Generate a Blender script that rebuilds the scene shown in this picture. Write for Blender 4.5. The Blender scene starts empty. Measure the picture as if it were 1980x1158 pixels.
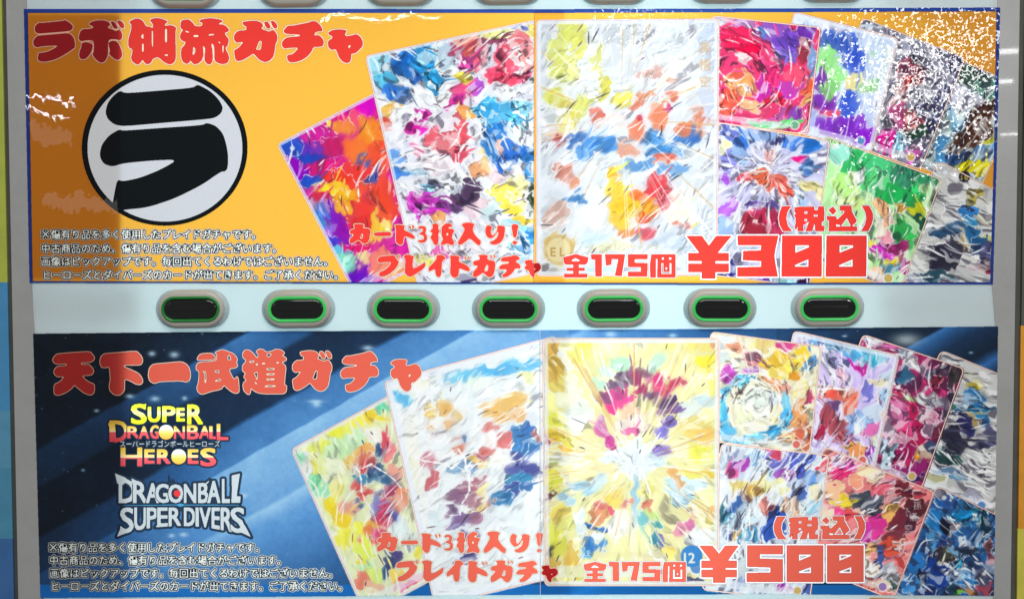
import bpy, math, random
import numpy as np
from mathutils import Vector, Matrix
from mathutils.geometry import delaunay_2d_cdt

S = bpy.context.scene
COL = S.collection
random.seed(4)

# ------------------------------------------------------------------ camera
FPX, DIST = 2123.0, 0.85                      # focal length in photo pixels, distance to the machine front
PITCH, YAW, ROLL = map(math.radians, (-2.926, 0.1466, -0.1271))
f_ = np.array([math.sin(YAW)*math.cos(PITCH), math.cos(YAW)*math.cos(PITCH), math.sin(PITCH)])
r_ = np.array([math.cos(YAW), -math.sin(YAW), 0.0]); u_ = np.cross(r_, f_)
RT = math.cos(ROLL)*r_ + math.sin(ROLL)*u_; UP = math.cos(ROLL)*u_ - math.sin(ROLL)*r_
CAM = np.array([0.0, -DIST, 0.0])
cd = bpy.data.cameras.new('camera'); cam = bpy.data.objects.new('camera', cd); COL.objects.link(cam)
cam.matrix_world = Matrix([[RT[0], UP[0], -f_[0], 0], [RT[1], UP[1], -f_[1], -DIST], [RT[2], UP[2], -f_[2], 0], [0, 0, 0, 1]])
cd.sensor_width = 36; cd.lens = 36*FPX/1980; cd.clip_start = 0.01; cd.clip_end = 50
S.camera = cam

# ------------------------------------------------------------------ world, exposure
w = bpy.data.worlds.new('World'); S.world = w; w.use_nodes = True
w.node_tree.nodes['Background'].inputs[0].default_value = (0.93, 0.97, 1.0, 1)
w.node_tree.nodes['Background'].inputs[1].default_value = 0.19
S.view_settings.view_transform = 'Standard'; S.view_settings.look = 'None'
S.view_settings.exposure = 0; S.view_settings.gamma = 1
S.cycles.use_denoising = True
S.cycles.max_bounces = 4; S.cycles.sample_clamp_indirect = 3

def world(px, py, y=0.0):
    """photo pixel -> point on the vertical plane at depth y (arrays allowed)"""
    px = np.asarray(px, float); py = np.asarray(py, float)
    d = f_*FPX + RT*(px[..., None]-990) - UP*(py[..., None]-579)
    t = (y + DIST)/d[..., 1]
    return CAM + d*t[..., None]
def at(px, py, y=0.0):
    p = world(np.array([px]), np.array([py]), y)[0]
    return Vector(p)
def photo(P):
    d = P - CAM; z = d@f_
    return 990 + FPX*(d@RT)/z, 579 - FPX*(d@UP)/z

def area(name, loc, target, sx, sy, power, color=(1, 1, 1)):
    l = bpy.data.lights.new(name, 'AREA'); l.shape = 'RECTANGLE'; l.size = sx; l.size_y = sy
    l.energy = power; l.color = color
    o = bpy.data.objects.new(name, l); COL.objects.link(o); o.location = loc
    o.rotation_euler = (Vector(target)-Vector(loc)).to_track_quat('-Z', 'Y').to_euler()
    return o
def back(x0, y0, x1, y1, depth, radiance, name, color):
    a = at(x0, y0); b = at(x1, y1); sx = abs(b.x-a.x); sy = abs(a.z-b.z)
    c = (a+b)/2
    area(name, (c.x, depth, c.z), (c.x, -1, c.z), sx, sy, radiance*math.pi*sx*sy, color)
LAMPCOL = (0.93, 1.0, 1.0)
area('shop_ceiling_light', (0.25, -2.3, 2.2), (0, 0, 0), 2.2, 0.9, 63, (1, 0.985, 0.96))
back(150, -60, 1730, 1220, 0.062, 0.80, 'backlight_tubes', LAMPCOL)
back(960, -60, 1420, 1220, 0.061, 0.72, 'backlight_middle_tube', LAMPCOL)
def glint(px, py, wpx, hpx, radiance, name):
    """shop lamp or added lamp whose mirror image in the glossy film lies at this spot"""
    m = at(px, py); loc = Vector((2*m.x, -DIST, 2*m.z)); s = DIST/FPX*2
    sx, sy = wpx*s, hpx*s
    area(name, loc, (m.x, 0, m.z), sx, sy, radiance*math.pi*sx*sy)
glint(1815, 140, 160, 125, 28, 'shop_lamp_right')
glint(1245, 34, 80, 24, 40, 'shop_lamp_middle')
glint(105, 250, 90, 36, 1.3, 'film_haze_light'); glint(150, 395, 140, 28, 1.4, 'film_haze_light')  # added lamps that give the dull hazy reflections in the film
for x_, y_, w_, h_ in ((1950, 100, 34, 9), (1944, 158, 26, 8), (1956, 260, 40, 4)): glint(x_, y_, w_, h_, 26, 'shop_lamp_rail')
glint(100, 186, 80, 1.8, 70, 'shop_tube_left')
glint(95, 212, 76, 1.6, 70, 'shop_tube_left')
glint(735, 30, 200, 1.6, 90, 'shop_tube_top')

# ------------------------------------------------------------------ colours
def lin(c):
    c = np.asarray(c, float)
    return np.where(c <= 0.04045, c/12.92, ((c+0.055)/1.055)**2.4)
def hx(s):
    s = s.lstrip('#')
    if len(s) == 3: s = ''.join(k*2 for k in s)
    return np.array([int(s[i:i+2], 16)/255 for i in (0, 2, 4)])
def lh(s): return tuple(lin(hx(s)))

# ------------------------------------------------------------------ materials
def nt(m):
    m.use_nodes = True; t = m.node_tree; t.nodes.clear(); return t
def N(t, kind, **kw):
    n = t.nodes.new(kind)
    for k, v in kw.items(): setattr(n, k, v)
    return n
def film_group():
    """glossy laminate with fine grain and a few wrinkles over a print that lets light through"""
    g = bpy.data.node_groups.new('laminated_print', 'ShaderNodeTree')
    for nm, ty, io in (('Ink', 'NodeSocketColor', 'INPUT'), ('Backlit', 'NodeSocketColor', 'INPUT'), ('Shader', 'NodeSocketShader', 'OUTPUT')):
        g.interface.new_socket(nm, in_out=io, socket_type=ty)
    i = N(g, 'NodeGroupInput'); o = N(g, 'NodeGroupOutput'); L = g.links.new
    geo = N(g, 'ShaderNodeNewGeometry')
    # paper fibre mottling of the ink
    pn = N(g, 'ShaderNodeTexNoise'); pn.inputs['Scale'].default_value = 900; pn.inputs['Detail'].default_value = 3
    L(geo.outputs['Position'], pn.inputs['Vector'])
    mr = N(g, 'ShaderNodeMapRange'); mr.inputs[1].default_value = .3; mr.inputs[2].default_value = .7
    mr.inputs[3].default_value = .96; mr.inputs[4].default_value = 1.03
    L(pn.outputs[0], mr.inputs[0])
    def scale(sock):
        v = N(g, 'ShaderNodeVectorMath', operation='SCALE'); L(sock, v.inputs[0]); L(mr.outputs[0], v.inputs['Scale']); return v.outputs[0]
    dif = N(g, 'ShaderNodeBsdfDiffuse'); L(scale(i.outputs['Ink']), dif.inputs[0])
    tr = N(g, 'ShaderNodeBsdfTranslucent'); L(scale(i.outputs['Backlit']), tr.inputs[0])
    add = N(g, 'ShaderNodeAddShader'); L(dif.outputs[0], add.inputs[0]); L(tr.outputs[0], add.inputs[1])
    # film normal
    sx = N(g, 'ShaderNodeSeparateXYZ'); L(geo.outputs['Position'], sx.inputs[0])
    amp = N(g, 'ShaderNodeMapRange'); amp.inputs[1].default_value = 0.02; amp.inputs[2].default_value = 0.14
    amp.inputs[3].default_value = .012; amp.inputs[4].default_value = .34
    L(sx.outputs[0], amp.inputs[0])
    gn = N(g, 'ShaderNodeTexNoise'); gn.inputs['Scale'].default_value = 340; gn.inputs['Detail'].default_value = .6
    L(geo.outputs['Position'], gn.inputs['Vector'])
    s1 = N(g, 'ShaderNodeVectorMath', operation='SUBTRACT'); s1.inputs[1].default_value = (.5, .5, .5); L(gn.outputs['Color'], s1.inputs[0])
    s2 = N(g, 'ShaderNodeVectorMath', operation='SCALE'); L(s1.outputs[0], s2.inputs[0]); L(amp.outputs[0], s2.inputs['Scale'])
    mp = N(g, 'ShaderNodeMapping'); mp.inputs['Scale'].default_value = (14, 14, 9); L(geo.outputs['Position'], mp.inputs[0])
    wn = N(g, 'ShaderNodeTexNoise'); wn.inputs['Scale'].default_value = 1.6; wn.inputs['Detail'].default_value = 4; wn.inputs['Roughness'].default_value = .62
    L(mp.outputs[0], wn.inputs['Vector'])
    s3 = N(g, 'ShaderNodeVectorMath', operation='SUBTRACT'); s3.inputs[1].default_value = (.5, .5, .5); L(wn.outputs['Color'], s3.inputs[0])
    s4 = N(g, 'ShaderNodeVectorMath', operation='SCALE'); s4.inputs['Scale'].default_value = .06; L(s3.outputs[0], s4.inputs[0])
    a1 = N(g, 'ShaderNodeVectorMath', operation='ADD'); L(s2.outputs[0], a1.inputs[0]); L(s4.outputs[0], a1.inputs[1])
    a2 = N(g, 'ShaderNodeVectorMath', operation='ADD'); L(a1.outputs[0], a2.inputs[0]); L(geo.outputs['Normal'], a2.inputs[1])
    nn = N(g, 'ShaderNodeVectorMath', operation='NORMALIZE'); L(a2.outputs[0], nn.inputs[0])
    gl = N(g, 'ShaderNodeBsdfGlossy'); L(nn.outputs[0], gl.inputs['Normal'])
    rg = N(g, 'ShaderNodeMapRange'); rg.inputs[1].default_value = 0; rg.inputs[2].default_value = .15; rg.inputs[3].default_value = .018; rg.inputs[4].default_value = .075
    L(sx.outputs[0], rg.inputs[0]); L(rg.outputs[0], gl.inputs['Roughness'])
    mix = N(g, 'ShaderNodeMixShader'); mix.inputs[0].default_value = .038
    L(add.outputs[0], mix.inputs[1]); L(gl.outputs[0], mix.inputs[2]); L(mix.outputs[0], o.inputs[0])
    return g
FILM = film_group()
def print_mat(name, ink, backlit=None, image=None, ramp=None):
    m = bpy.data.materials.new(name); t = nt(m); L = t.links.new
    g = N(t, 'ShaderNodeGroup'); g.node_tree = FILM
    out = N(t, 'ShaderNodeOutputMaterial'); L(g.outputs[0], out.inputs[0])
    if image is not None:
        im = N(t, 'ShaderNodeTexImage'); im.image = image; im.extension = 'EXTEND'; im.interpolation = 'Cubic'
        L(im.outputs[0], g.inputs['Ink'])
        gm = N(t, 'ShaderNodeGamma'); gm.inputs[1].default_value = .85; L(im.outputs[0], gm.inputs[0])
        sc_ = N(t, 'ShaderNodeVectorMath', operation='SCALE'); sc_.inputs['Scale'].default_value = backlit or .37; L(gm.outputs[0], sc_.inputs[0]); L(sc_.outputs[0], g.inputs['Backlit'])
    elif ramp is not None:
        z0, z1, stops, interp = ramp
        geo = N(t, 'ShaderNodeNewGeometry'); sp = N(t, 'ShaderNodeSeparateXYZ'); L(geo.outputs['Position'], sp.inputs[0])
        mr = N(t, 'ShaderNodeMapRange'); mr.inputs[1].default_value = z0; mr.inputs[2].default_value = z1; L(sp.outputs[2], mr.inputs[0])
        cr = N(t, 'ShaderNodeValToRGB'); L(mr.outputs[0], cr.inputs[0])
        while len(cr.color_ramp.elements) < len(stops): cr.color_ramp.elements.new(.5)
        for e, (p, c) in zip(cr.color_ramp.elements, stops): e.position = p; e.color = (*lh(c), 1)
        L(cr.outputs[0], g.inputs['Ink'])
        gm = N(t, 'ShaderNodeGamma'); gm.inputs[1].default_value = .8; L(cr.outputs[0], gm.inputs[0]); L(gm.outputs[0], g.inputs['Backlit'])
    else:
        g.inputs['Ink'].default_value = (*ink, 1)
        b = backlit if backlit is not None else tuple(k**.6 for k in ink)
        g.inputs['Backlit'].default_value = (*b, 1)
    return m
def plastic(name, base, rough=.4, trans=None, spec=.5, noise=.06, coat=0):
    m = bpy.data.materials.new(name); t = nt(m); L = t.links.new
    out = N(t, 'ShaderNodeOutputMaterial'); b = N(t, 'ShaderNodeBsdfPrincipled')
    b.inputs['Roughness'].default_value = rough; b.inputs['Specular IOR Level'].default_value = spec
    b.inputs['Coat Weight'].default_value = coat
    geo = N(t, 'ShaderNodeNewGeometry'); n = N(t, 'ShaderNodeTexNoise'); n.inputs['Scale'].default_value = 40; n.inputs['Detail'].default_value = 8
    n.inputs['Roughness'].default_value = .7
    L(geo.outputs['Position'], n.inputs['Vector'])
    mr = N(t, 'ShaderNodeMapRange'); mr.inputs[1].default_value = .3; mr.inputs[2].default_value = .7; mr.inputs[3].default_value = 1-noise; mr.inputs[4].default_value = 1+noise
    L(n.outputs[0], mr.inputs[0])
    v = N(t, 'ShaderNodeVectorMath', operation='SCALE'); v.inputs[0].default_value = base; L(mr.outputs[0], v.inputs['Scale']); L(v.outputs[0], b.inputs['Base Color'])
    L(b.outputs[0], out.inputs[0])
    if trans:
        tr = N(t, 'ShaderNodeBsdfTranslucent'); tr.inputs[0].default_value = (*trans, 1)
        a = N(t, 'ShaderNodeAddShader'); L(b.outputs[0], a.inputs[0]); L(tr.outputs[0], a.inputs[1]); L(a.outputs[0], out.inputs[0])
    return m

# ------------------------------------------------------------------ object helpers
def link(name, me, parent=None, label=None):
    o = bpy.data.objects.new(name, me); COL.objects.link(o)
    if parent: o.parent = parent; o.matrix_parent_inverse = parent_inv(parent)
    if label: o['label'] = label
    return o
def parent_inv(p):
    # parts keep world coordinates: only the top-level thing carries a place of its own
    return Matrix.Translation(-p.location) if p.parent is None else Matrix.Identity(4)
def thing(name, label, cat, loc, group=None):
    o = bpy.data.objects.new(name, None); COL.objects.link(o); o.location = loc; o.empty_display_size = .02
    o['label'] = label; o['category'] = cat
    if group: o['group'] = group
    return o
def mesh(name, V, F, mat, smooth=False):
    me = bpy.data.meshes.new(name); me.from_pydata([tuple(v) for v in V], [], F); me.materials.append(mat)
    if smooth: me.shade_smooth()
    me.update(); return me
def prism(name, pts, y0, y1, mat, parent=None, label=None):
    """photo-plane outline given depth from y0 (front) to y1"""
    P = [at(x, y) for x, y in pts]; n = len(P)
    V = [(p.x, y0, p.z) for p in P] + [(p.x, y1, p.z) for p in P]
    F = [tuple(range(n)), tuple(range(2*n-1, n-1, -1))] + [(i+n, (i+1) % n+n, (i+1) % n, i) for i in range(n)]
    return link(name, mesh(name, V, F, mat), parent, label)

# ------------------------------------------------------------------ raster tools: outlines are drawn in a fine grid, then traced into meshes
SS = 2
def fill_poly(M, pts, ox, oy, val=True):
    p = (np.asarray(pts, float) - (ox, oy))*SS
    x0 = max(int(p[:, 0].min())-1, 0); x1 = min(int(p[:, 0].max())+2, M.shape[1])
    y0 = max(int(p[:, 1].min())-1, 0); y1 = min(int(p[:, 1].max())+2, M.shape[0])
    if x1 <= x0 or y1 <= y0: return
    X = np.arange(x0, x1)+.5; Y = np.arange(y0, y1)+.5
    acc = np.zeros((len(Y), len(X)), bool); q = np.roll(p, -1, 0)
    for (ax, ay), (bx, by) in zip(p, q):
        if ay == by: continue
        rows = (Y >= min(ay, by)) & (Y < max(ay, by))
        if not rows.any(): continue
        xs = ax + (Y[rows]-ay)*(bx-ax)/(by-ay)
        acc[rows] ^= X[None, :] > xs[:, None]
    if val: M[y0:y1, x0:x1] |= acc
    else: M[y0:y1, x0:x1] &= ~acc
def disc(M, r):
    if r <= 0: return M
    R = r*SS; n = int(R)+2; y, x = np.mgrid[-n:n+1, -n:n+1]; K = ((x*x+y*y) <= R*R).astype(float)
    sh = (M.shape[0]+2*n, M.shape[1]+2*n)
    out = np.fft.irfft2(np.fft.rfft2(M.astype(float), sh)*np.fft.rfft2(K, sh), sh)
    return out[n:n+M.shape[0], n:n+M.shape[1]] > .5
def blur(A, k=1):
    for _ in range(k):
        A = np.pad(A, 1); A = (A[:-2]+2*A[1:-1]+A[2:])/4; A = (A[:, :-2]+2*A[:, 1:-1]+A[:, 2:])/4
    return A
def crop(M, pad=2):
    ys = np.flatnonzero(M.any(1)); xs = np.flatnonzero(M.any(0))
    if len(ys) == 0: return None
    return ys[0], ys[-1]+1, xs[0], xs[-1]+1
def rdp(P, eps):
    n = len(P); keep = np.zeros(n, bool); keep[0] = keep[-1] = True; st = [(0, n-1)]
    while st:
        a, b = st.pop()
        if b-a < 2: continue
        d = P[b]-P[a]; L = math.hypot(*d); Q = P[a+1:b]-P[a]
        e = np.abs(Q[:, 0]*d[1]-Q[:, 1]*d[0])/L if L > 1e-9 else np.hypot(Q[:, 0], Q[:, 1])
        k = int(e.argmax())
        if e[k] > eps: k += a+1; keep[k] = True; st += [(a, k), (k, b)]
    return P[keep]
def contours(A, eps=.22):
    """marching squares at .5 on a padded field; closed loops of (x, y) in grid units"""
    A = np.pad(A, 2); I = A > .5; H, W = A.shape
    a, b, c, d = I[:-1, :-1], I[:-1, 1:], I[1:, 1:], I[1:, :-1]      # tl tr br bl
    case = a*8+b*4+c*2+d*1
    ys, xs = np.nonzero((case > 0) & (case < 15)); cs = case[ys, xs]
    base = ys*W+xs
    top = base*2; lef = base*2+1; bot = (base+W)*2; rig = (base+1)*2+1   # edge ids
    E = {'t': top, 'l': lef, 'b': bot, 'r': rig}
    table = {1: 'lb', 2: 'br', 3: 'lr', 4: 'rt', 6: 'bt', 7: 'lt', 8: 'tl', 9: 'tb', 11: 'tr', 12: 'rl', 13: 'rb', 14: 'bl'}
    nxt = {}
    for k, v in table.items():
        s = cs == k; nxt.update(zip(E[v[0]][s].tolist(), E[v[1]][s].tolist()))
    for k, prs in ((5, ('lt', 'rb')), (10, ('tr', 'bl'))):   # saddles: joined through the middle
        s = cs == k
        for v in prs: nxt.update(zip(E[v[0]][s].tolist(), E[v[1]][s].tolist()))
    loops = []
    while nxt:
        s, n = nxt.popitem(); ids = [s]
        while n != s:
            ids.append(n)
            if n not in nxt: break
            n = nxt.pop(n)
        if len(ids) < 6: continue
        ids = np.array(ids); ed = ids & 1; cell = ids >> 1; y = cell//W; x = cell % W
        v0 = A[y, x]; v1 = np.where(ed == 0, A[y, np.minimum(x+1, W-1)], A[np.minimum(y+1, H-1), x])
        t = np.clip((.5-v0)/np.where(abs(v1-v0) < 1e-9, 1, v1-v0), .02, .98)
        P = np.stack([x+np.where(ed == 0, t, 0), y+np.where(ed == 1, t, 0)], 1)-2
        h = len(P)//2
        P = np.concatenate([rdp(P[:h+1], eps)[:-1], rdp(np.concatenate([P[h:], P[:1]]), eps)[:-1]])
        if len(P) >= 3: loops.append(P)
    return loops
def trace(name, M, ox, oy, mat, y, parent, label=None, uv=None, soft=1):
    """mesh of the True region of grid M whose corner lies at photo pixel (ox, oy)"""
    bb = crop(M)
    if bb is None: return None
    y0, y1, x0, x1 = bb
    A = blur(np.pad(M[y0:y1, x0:x1].astype(float), 2), soft)
    loops = contours(A)
    if not loops: return None
    pts, E = [], []
    for l in loops:
        b = len(pts); pts += [Vector(p) for p in l.tolist()]; n = len(l); E += [(b+i, b+(i+1) % n) for i in range(n)]
    V, _, F, *_ = delaunay_2d_cdt(pts, E, [], 0, 1e-4, False)
    V = np.array([tuple(v) for v in V]); F = np.array([f for f in F if len(f) == 3])
    c = V[F].mean(1)
    keep = A[np.clip(np.round(c[:, 1]).astype(int), 0, A.shape[0]-1), np.clip(np.round(c[:, 0]).astype(int), 0, A.shape[1]-1)] > .5
    # inside test by bilinear value
    xi = np.clip(np.floor(c[:, 0]).astype(int), 0, A.shape[1]-2); yi = np.clip(np.floor(c[:, 1]).astype(int), 0, A.shape[0]-2)
    fx = c[:, 0]-xi; fy = c[:, 1]-yi
    val = A[yi, xi]*(1-fx)*(1-fy)+A[yi, xi+1]*fx*(1-fy)+A[yi+1, xi]*(1-fx)*fy+A[yi+1, xi+1]*fx*fy
    F = F[val > .5]
    if len(F) == 0: return None
    used = np.unique(F); rm = np.zeros(len(V), int); rm[used] = np.arange(len(used)); F = rm[F]; V = V[used]
    px = ox+(V[:, 0]-2+x0+.5)/SS; py = oy+(V[:, 1]-2+y0+.5)/SS
    W = world(px, py, y)
    # make faces look at the camera (-Y)
    a, b, c = W[F[:, 0]], W[F[:, 1]], W[F[:, 2]]
    nrm = np.cross(b-a, c-a)[:, 1]; F[nrm > 0] = F[nrm > 0][:, ::-1]
    me = mesh(name, W.tolist(), F.tolist(), mat)
    if uv:
        ul = me.uv_layers.new(name='print'); li = np.zeros(len(me.loops), int); me.loops.foreach_get('vertex_index', li)
        co = uv(W); ul.data.foreach_set('uv', co[li].astype(np.float32).ravel())
    return link(name, me, parent, label)

# ------------------------------------------------------------------ lettering
def P(s):
    v = [float(k) for k in s.replace(' ', ',').split(',') if k]
    return list(zip(v[::2], v[1::2]))
def G(ox, oy, sc, fills, holes=()):
    tr = lambda s: [(ox+x/sc, oy+y/sc) for x, y in P(s)]
    return [tr(s) for s in fills], [tr(s) for s in holes]
def xf(g, fx, fy): return tuple([[(fx(x), fy(y)) for x, y in p] for p in part] for part in g)
def smooth(g, it=2):
    def ch(p):
        for _ in range(it):
            p = [q for a, b in zip(p, p[1:]+p[:1]) for q in ((a[0]*.8+b[0]*.2, a[1]*.8+b[1]*.2), (a[0]*.2+b[0]*.8, a[1]*.2+b[1]*.8))]
        return p
    return [ch(p) for p in g[0]], [ch(p) for p in g[1]]
RA = G(50, 30, 9.9, ['165,250 190,190 250,145 262,140 300,150 560,125 730,105 750,90 850,150 905,215 890,270 840,305 560,330 300,350 215,350 175,310',
    '135,520 155,460 215,400 260,388 560,365 810,340 870,375 920,440 940,520 940,620 900,650 720,770 560,850 400,890 300,895 240,870 222,830 245,720 300,722 420,695 540,640 620,578 400,590 270,605 215,625 155,590'])
BO = G(50, 30, 9.9, ['1215,150 1290,115 1400,95 1500,100 1590,130 1625,195 1575,215 1575,250 1660,270 1720,310 1790,270 1835,320 1850,400 1835,460 1790,485 1740,462 1575,462 1575,740 1560,800 1520,880 1450,915 1390,890 1320,830 1270,740 1300,700 1300,490 1200,480 1120,490 1060,505 1015,470 1015,380 1050,300 1110,262 1200,268 1300,240 1270,205 1220,190',
    '1060,545 1120,515 1200,520 1280,560 1280,620 1255,700 1220,760 1150,835 1080,850 1030,820 1015,770 1025,700 1050,640 1065,590',
    '1585,520 1650,490 1720,495 1770,530 1810,610 1840,700 1850,770 1810,840 1750,862 1690,835 1630,780 1590,740 1610,690 1600,620 1580,570',
    '1620,125 1670,118 1710,150 1740,200 1765,240 1730,265 1690,255 1660,215 1640,170', '1745,110 1800,100 1850,130 1885,180 1885,240 1850,262 1800,225 1775,175'])
SEN = G(240, 30, 9.43, ['85,130 150,85 230,55 300,75 350,115 390,190 420,210 460,205 520,240 530,180 500,130 475,110 480,75 600,45 700,70 805,115 745,165 745,200 850,180 920,205 960,240 935,290 940,500 945,780 920,850 870,895 800,895 720,850 640,780 600,765 520,800 490,870 430,900 380,880 335,810 300,870 250,905 190,880 140,830 125,770 150,690 150,615 90,595 75,540 75,440 110,330 130,250 135,170'],
    ['300,400 350,325 358,440', '325,520 358,520 358,665 325,670', '500,285 528,285 528,580 508,580', '745,250 785,250 785,495 745,495', '720,730 795,705 795,750'])
RYU = G(240, 30, 9.43, ['1040,110 1080,85 1180,80 1230,115 1270,165 1300,205 1420,200 1430,140 1370,120 1375,90 1480,62 1600,55 1720,72 1800,100 1790,125 1730,150 1735,170 1810,170 1870,210 1925,275 1880,310 1830,325 1860,380 1905,430 1905,490 1890,560 1850,590 1860,640 1890,690 1915,760 1910,830 1870,880 1800,895 1720,880 1660,840 1645,790 1643,560 1600,510 1593,560 1610,620 1618,760 1610,850 1570,900 1520,895 1470,840 1462,780 1477,640 1472,590 1435,555 1443,640 1448,740 1420,820 1360,880 1290,900 1250,880 1215,825 1180,875 1130,890 1070,850 1040,780 1035,700 1045,600 1090,560 1130,490 1060,470 1030,440 1015,400 1030,330 1080,270 1030,240 1025,160'],
    ['1110,280 1185,300 1185,325 1125,310', '1265,360 1355,365 1355,400 1265,400', '1540,350 1640,340 1640,365 1540,378', '1260,565 1305,620 1290,690 1245,745', '1715,485 1755,490 1750,515 1725,510', '1790,550 1820,550 1810,685 1795,685'])
GA = G(440, 30, 7.333, ['205,95 330,78 420,80 480,105 510,155 480,180 490,200 540,215 590,235 640,205 680,235 710,300 705,360 680,410 670,500 650,590 600,645 530,670 450,635 400,580 365,540 300,590 210,640 150,655 110,630 100,570 90,495 150,470 230,380 160,385 130,395 90,350 90,290 120,245 170,215 265,215 270,165 225,145',
    '515,90 565,90 590,120 612,165 590,200 550,180 530,145', '610,82 650,80 690,115 708,160 695,195 650,180 625,135'], ['400,490 420,440 450,365 485,365 480,440 470,495'])
CHI = G(440, 30, 7.333, ['795,215 850,150 920,150 1050,125 1150,105 1210,80 1260,90 1310,135 1350,205 1340,235 1290,228 1240,250 1230,290 1290,280 1340,320 1370,380 1350,440 1310,450 1220,450 1190,520 1130,590 1040,645 940,672 870,665 845,620 845,565 920,555 980,500 1000,460 870,465 810,478 770,440 770,380 830,315 1025,300 1025,275 840,270 800,245'])
YA = G(440, 30, 7.333, ['1425,245 1490,210 1580,200 1680,210 1690,235 1660,270 1680,300 1750,290 1830,265 1890,310 1920,380 1915,440 1880,480 1820,540 1750,550 1755,610 1740,660 1690,685 1630,660 1580,600 1550,520 1530,480 1480,498 1430,460 1420,390 1440,350 1490,330 1480,295 1435,280'], ['1710,430 1755,425 1720,478'])
TEN = G(90, 670, 9.9, ['115,250 150,190 200,140 500,115 830,95 880,150 920,215 895,265 830,300 665,300 660,350 800,335 860,390 905,460 880,520 830,545 690,550 700,590 750,640 830,690 915,720 915,820 905,880 860,925 790,915 700,870 600,790 530,725 480,800 380,870 280,915 200,930 150,900 140,820 155,720 230,690 300,630 340,570 210,575 160,540 140,480 165,420 205,380 385,370 385,325 200,335 140,305'])
KA = G(90, 670, 9.9, ['1025,250 1050,180 1110,135 1400,115 1720,85 1790,150 1835,230 1840,290 1800,345 1740,350 1475,350 1480,385 1600,440 1740,500 1800,560 1840,640 1830,700 1780,725 1700,710 1600,650 1490,610 1490,820 1460,880 1400,925 1330,930 1260,890 1210,830 1200,740 1225,640 1215,480 1200,380 1110,405 1060,395 1025,330'])
ICHI = G(280, 670, 7.07, ['60,300 110,240 300,225 500,205 570,240 610,300 625,380 615,450 570,485 500,465 200,475 130,505 70,470 48,400'])
BU = G(280, 670, 7.07, ['955,80 1060,40 1140,70 1210,95 1250,140 1265,190 1245,210 1270,260 1240,290 1150,300 1170,370 1220,455 1270,400 1285,520 1290,620 1240,640 1180,610 1120,560 1080,520 1050,580 900,610 780,655 730,620 710,560 735,500 745,380 740,335 700,310 705,260 735,215 985,200 990,110',
    '715,165 755,100 910,88 965,140 960,175 730,185'], ['1130,120 1165,110 1185,185 1130,185', '780,335 840,335 840,495 815,495 815,360', '955,325 1015,320 1020,365 955,350', '960,460 1040,435 1045,470 960,480'])
DOU = G(280, 670, 7.07, ['1335,100 1370,45 1430,50 1480,90 1530,155 1550,150 1555,100 1520,70 1560,35 1620,40 1660,80 1750,60 1790,35 1860,45 1915,85 1870,125 1930,150 1935,185 1890,205 1870,215 1930,270 1915,400 1905,530 1940,530 1930,620 1890,645 1700,645 1560,635 1490,600 1450,560 1440,640 1415,655 1360,610 1340,530 1360,480 1395,465 1350,410 1385,365 1335,330 1335,260 1395,190 1345,150'],
    ['1665,95 1740,90 1715,140 1665,140', '1415,215 1450,190 1505,190 1480,225', '1510,230 1555,230 1530,268', '1600,220 1645,220 1645,240 1600,240', '1795,215 1840,205 1825,230 1795,232', '1660,295 1775,290 1775,318 1660,322', '1660,367 1775,362 1775,388 1660,390', '1660,437 1775,432 1775,456 1660,460', '1635,540 1680,525 1800,530 1780,550 1640,552', '1485,370 1540,330 1545,450 1520,450 1515,400', '1495,475 1535,500 1530,520 1505,500'])
LINE1 = [G(670, 425, 10.42, ['140,95 220,80 330,90 360,115 330,150 350,175 430,170 470,200 490,240 470,320 460,400 430,460 370,490 320,470 240,400 170,450 100,485 65,460 60,385 110,350 150,290 80,290 60,250 80,205 160,185 165,150'], ['270,370 310,275 335,290 325,370 290,382']),
    G(670, 425, 10.42, ['540,290 570,255 870,240 910,280 900,330 580,335']),
    G(670, 425, 10.42, ['960,110 1060,95 1190,125 1160,160 1160,210 1300,270 1360,320 1385,370 1350,390 1270,360 1160,330 1150,430 1130,490 1090,515 1030,490 985,430 995,280 990,150', '1250,120 1290,125 1308,185 1280,190', '1310,105 1350,115 1372,170 1342,185']),
    G(670, 425, 10.42, ['1435,160 1470,130 1540,125 1600,150 1610,210 1580,270 1620,320 1625,390 1590,450 1510,470 1435,440 1440,410 1510,415 1560,390 1560,330 1520,310 1465,290 1470,270 1530,240 1545,190 1510,175 1460,190']),
    G(820, 425, 8.609, ['130,80 180,55 230,70 245,110 235,150 260,180 255,215 235,240 245,300 235,400 200,430 160,410 140,350 100,300 125,260 140,220 100,200 115,165 140,150 145,110', '285,130 330,80 400,50 450,70 480,110 400,130 420,150 480,150 510,190 480,230 460,300 500,360 500,420 450,425 385,395 330,420 270,420 290,370 320,320 290,270 290,200'], ['375,222 402,222 400,262 375,262']),
    G(820, 425, 8.609, ['620,75 700,45 790,50 850,80 820,115 810,170 840,240 900,310 950,350 935,430 880,415 810,350 750,310 700,360 630,410 575,425 560,380 590,320 640,240 680,150 640,110']),
    G(820, 425, 8.609, ['1030,110 1080,85 1140,125 1110,180 1120,240 1145,265 1190,220 1220,160 1210,110 1250,90 1350,110 1345,200 1330,300 1280,380 1200,415 1110,410 1085,370 1150,350 1210,300 1235,240 1230,190 1180,270 1130,310 1080,310 1030,260 1015,190']),
    G(820, 425, 8.609, ['1450,90 1510,65 1580,95 1560,150 1545,280 1520,305 1480,290 1465,180', '1465,370 1510,345 1555,370 1540,405 1505,415 1475,400'])]
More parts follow.
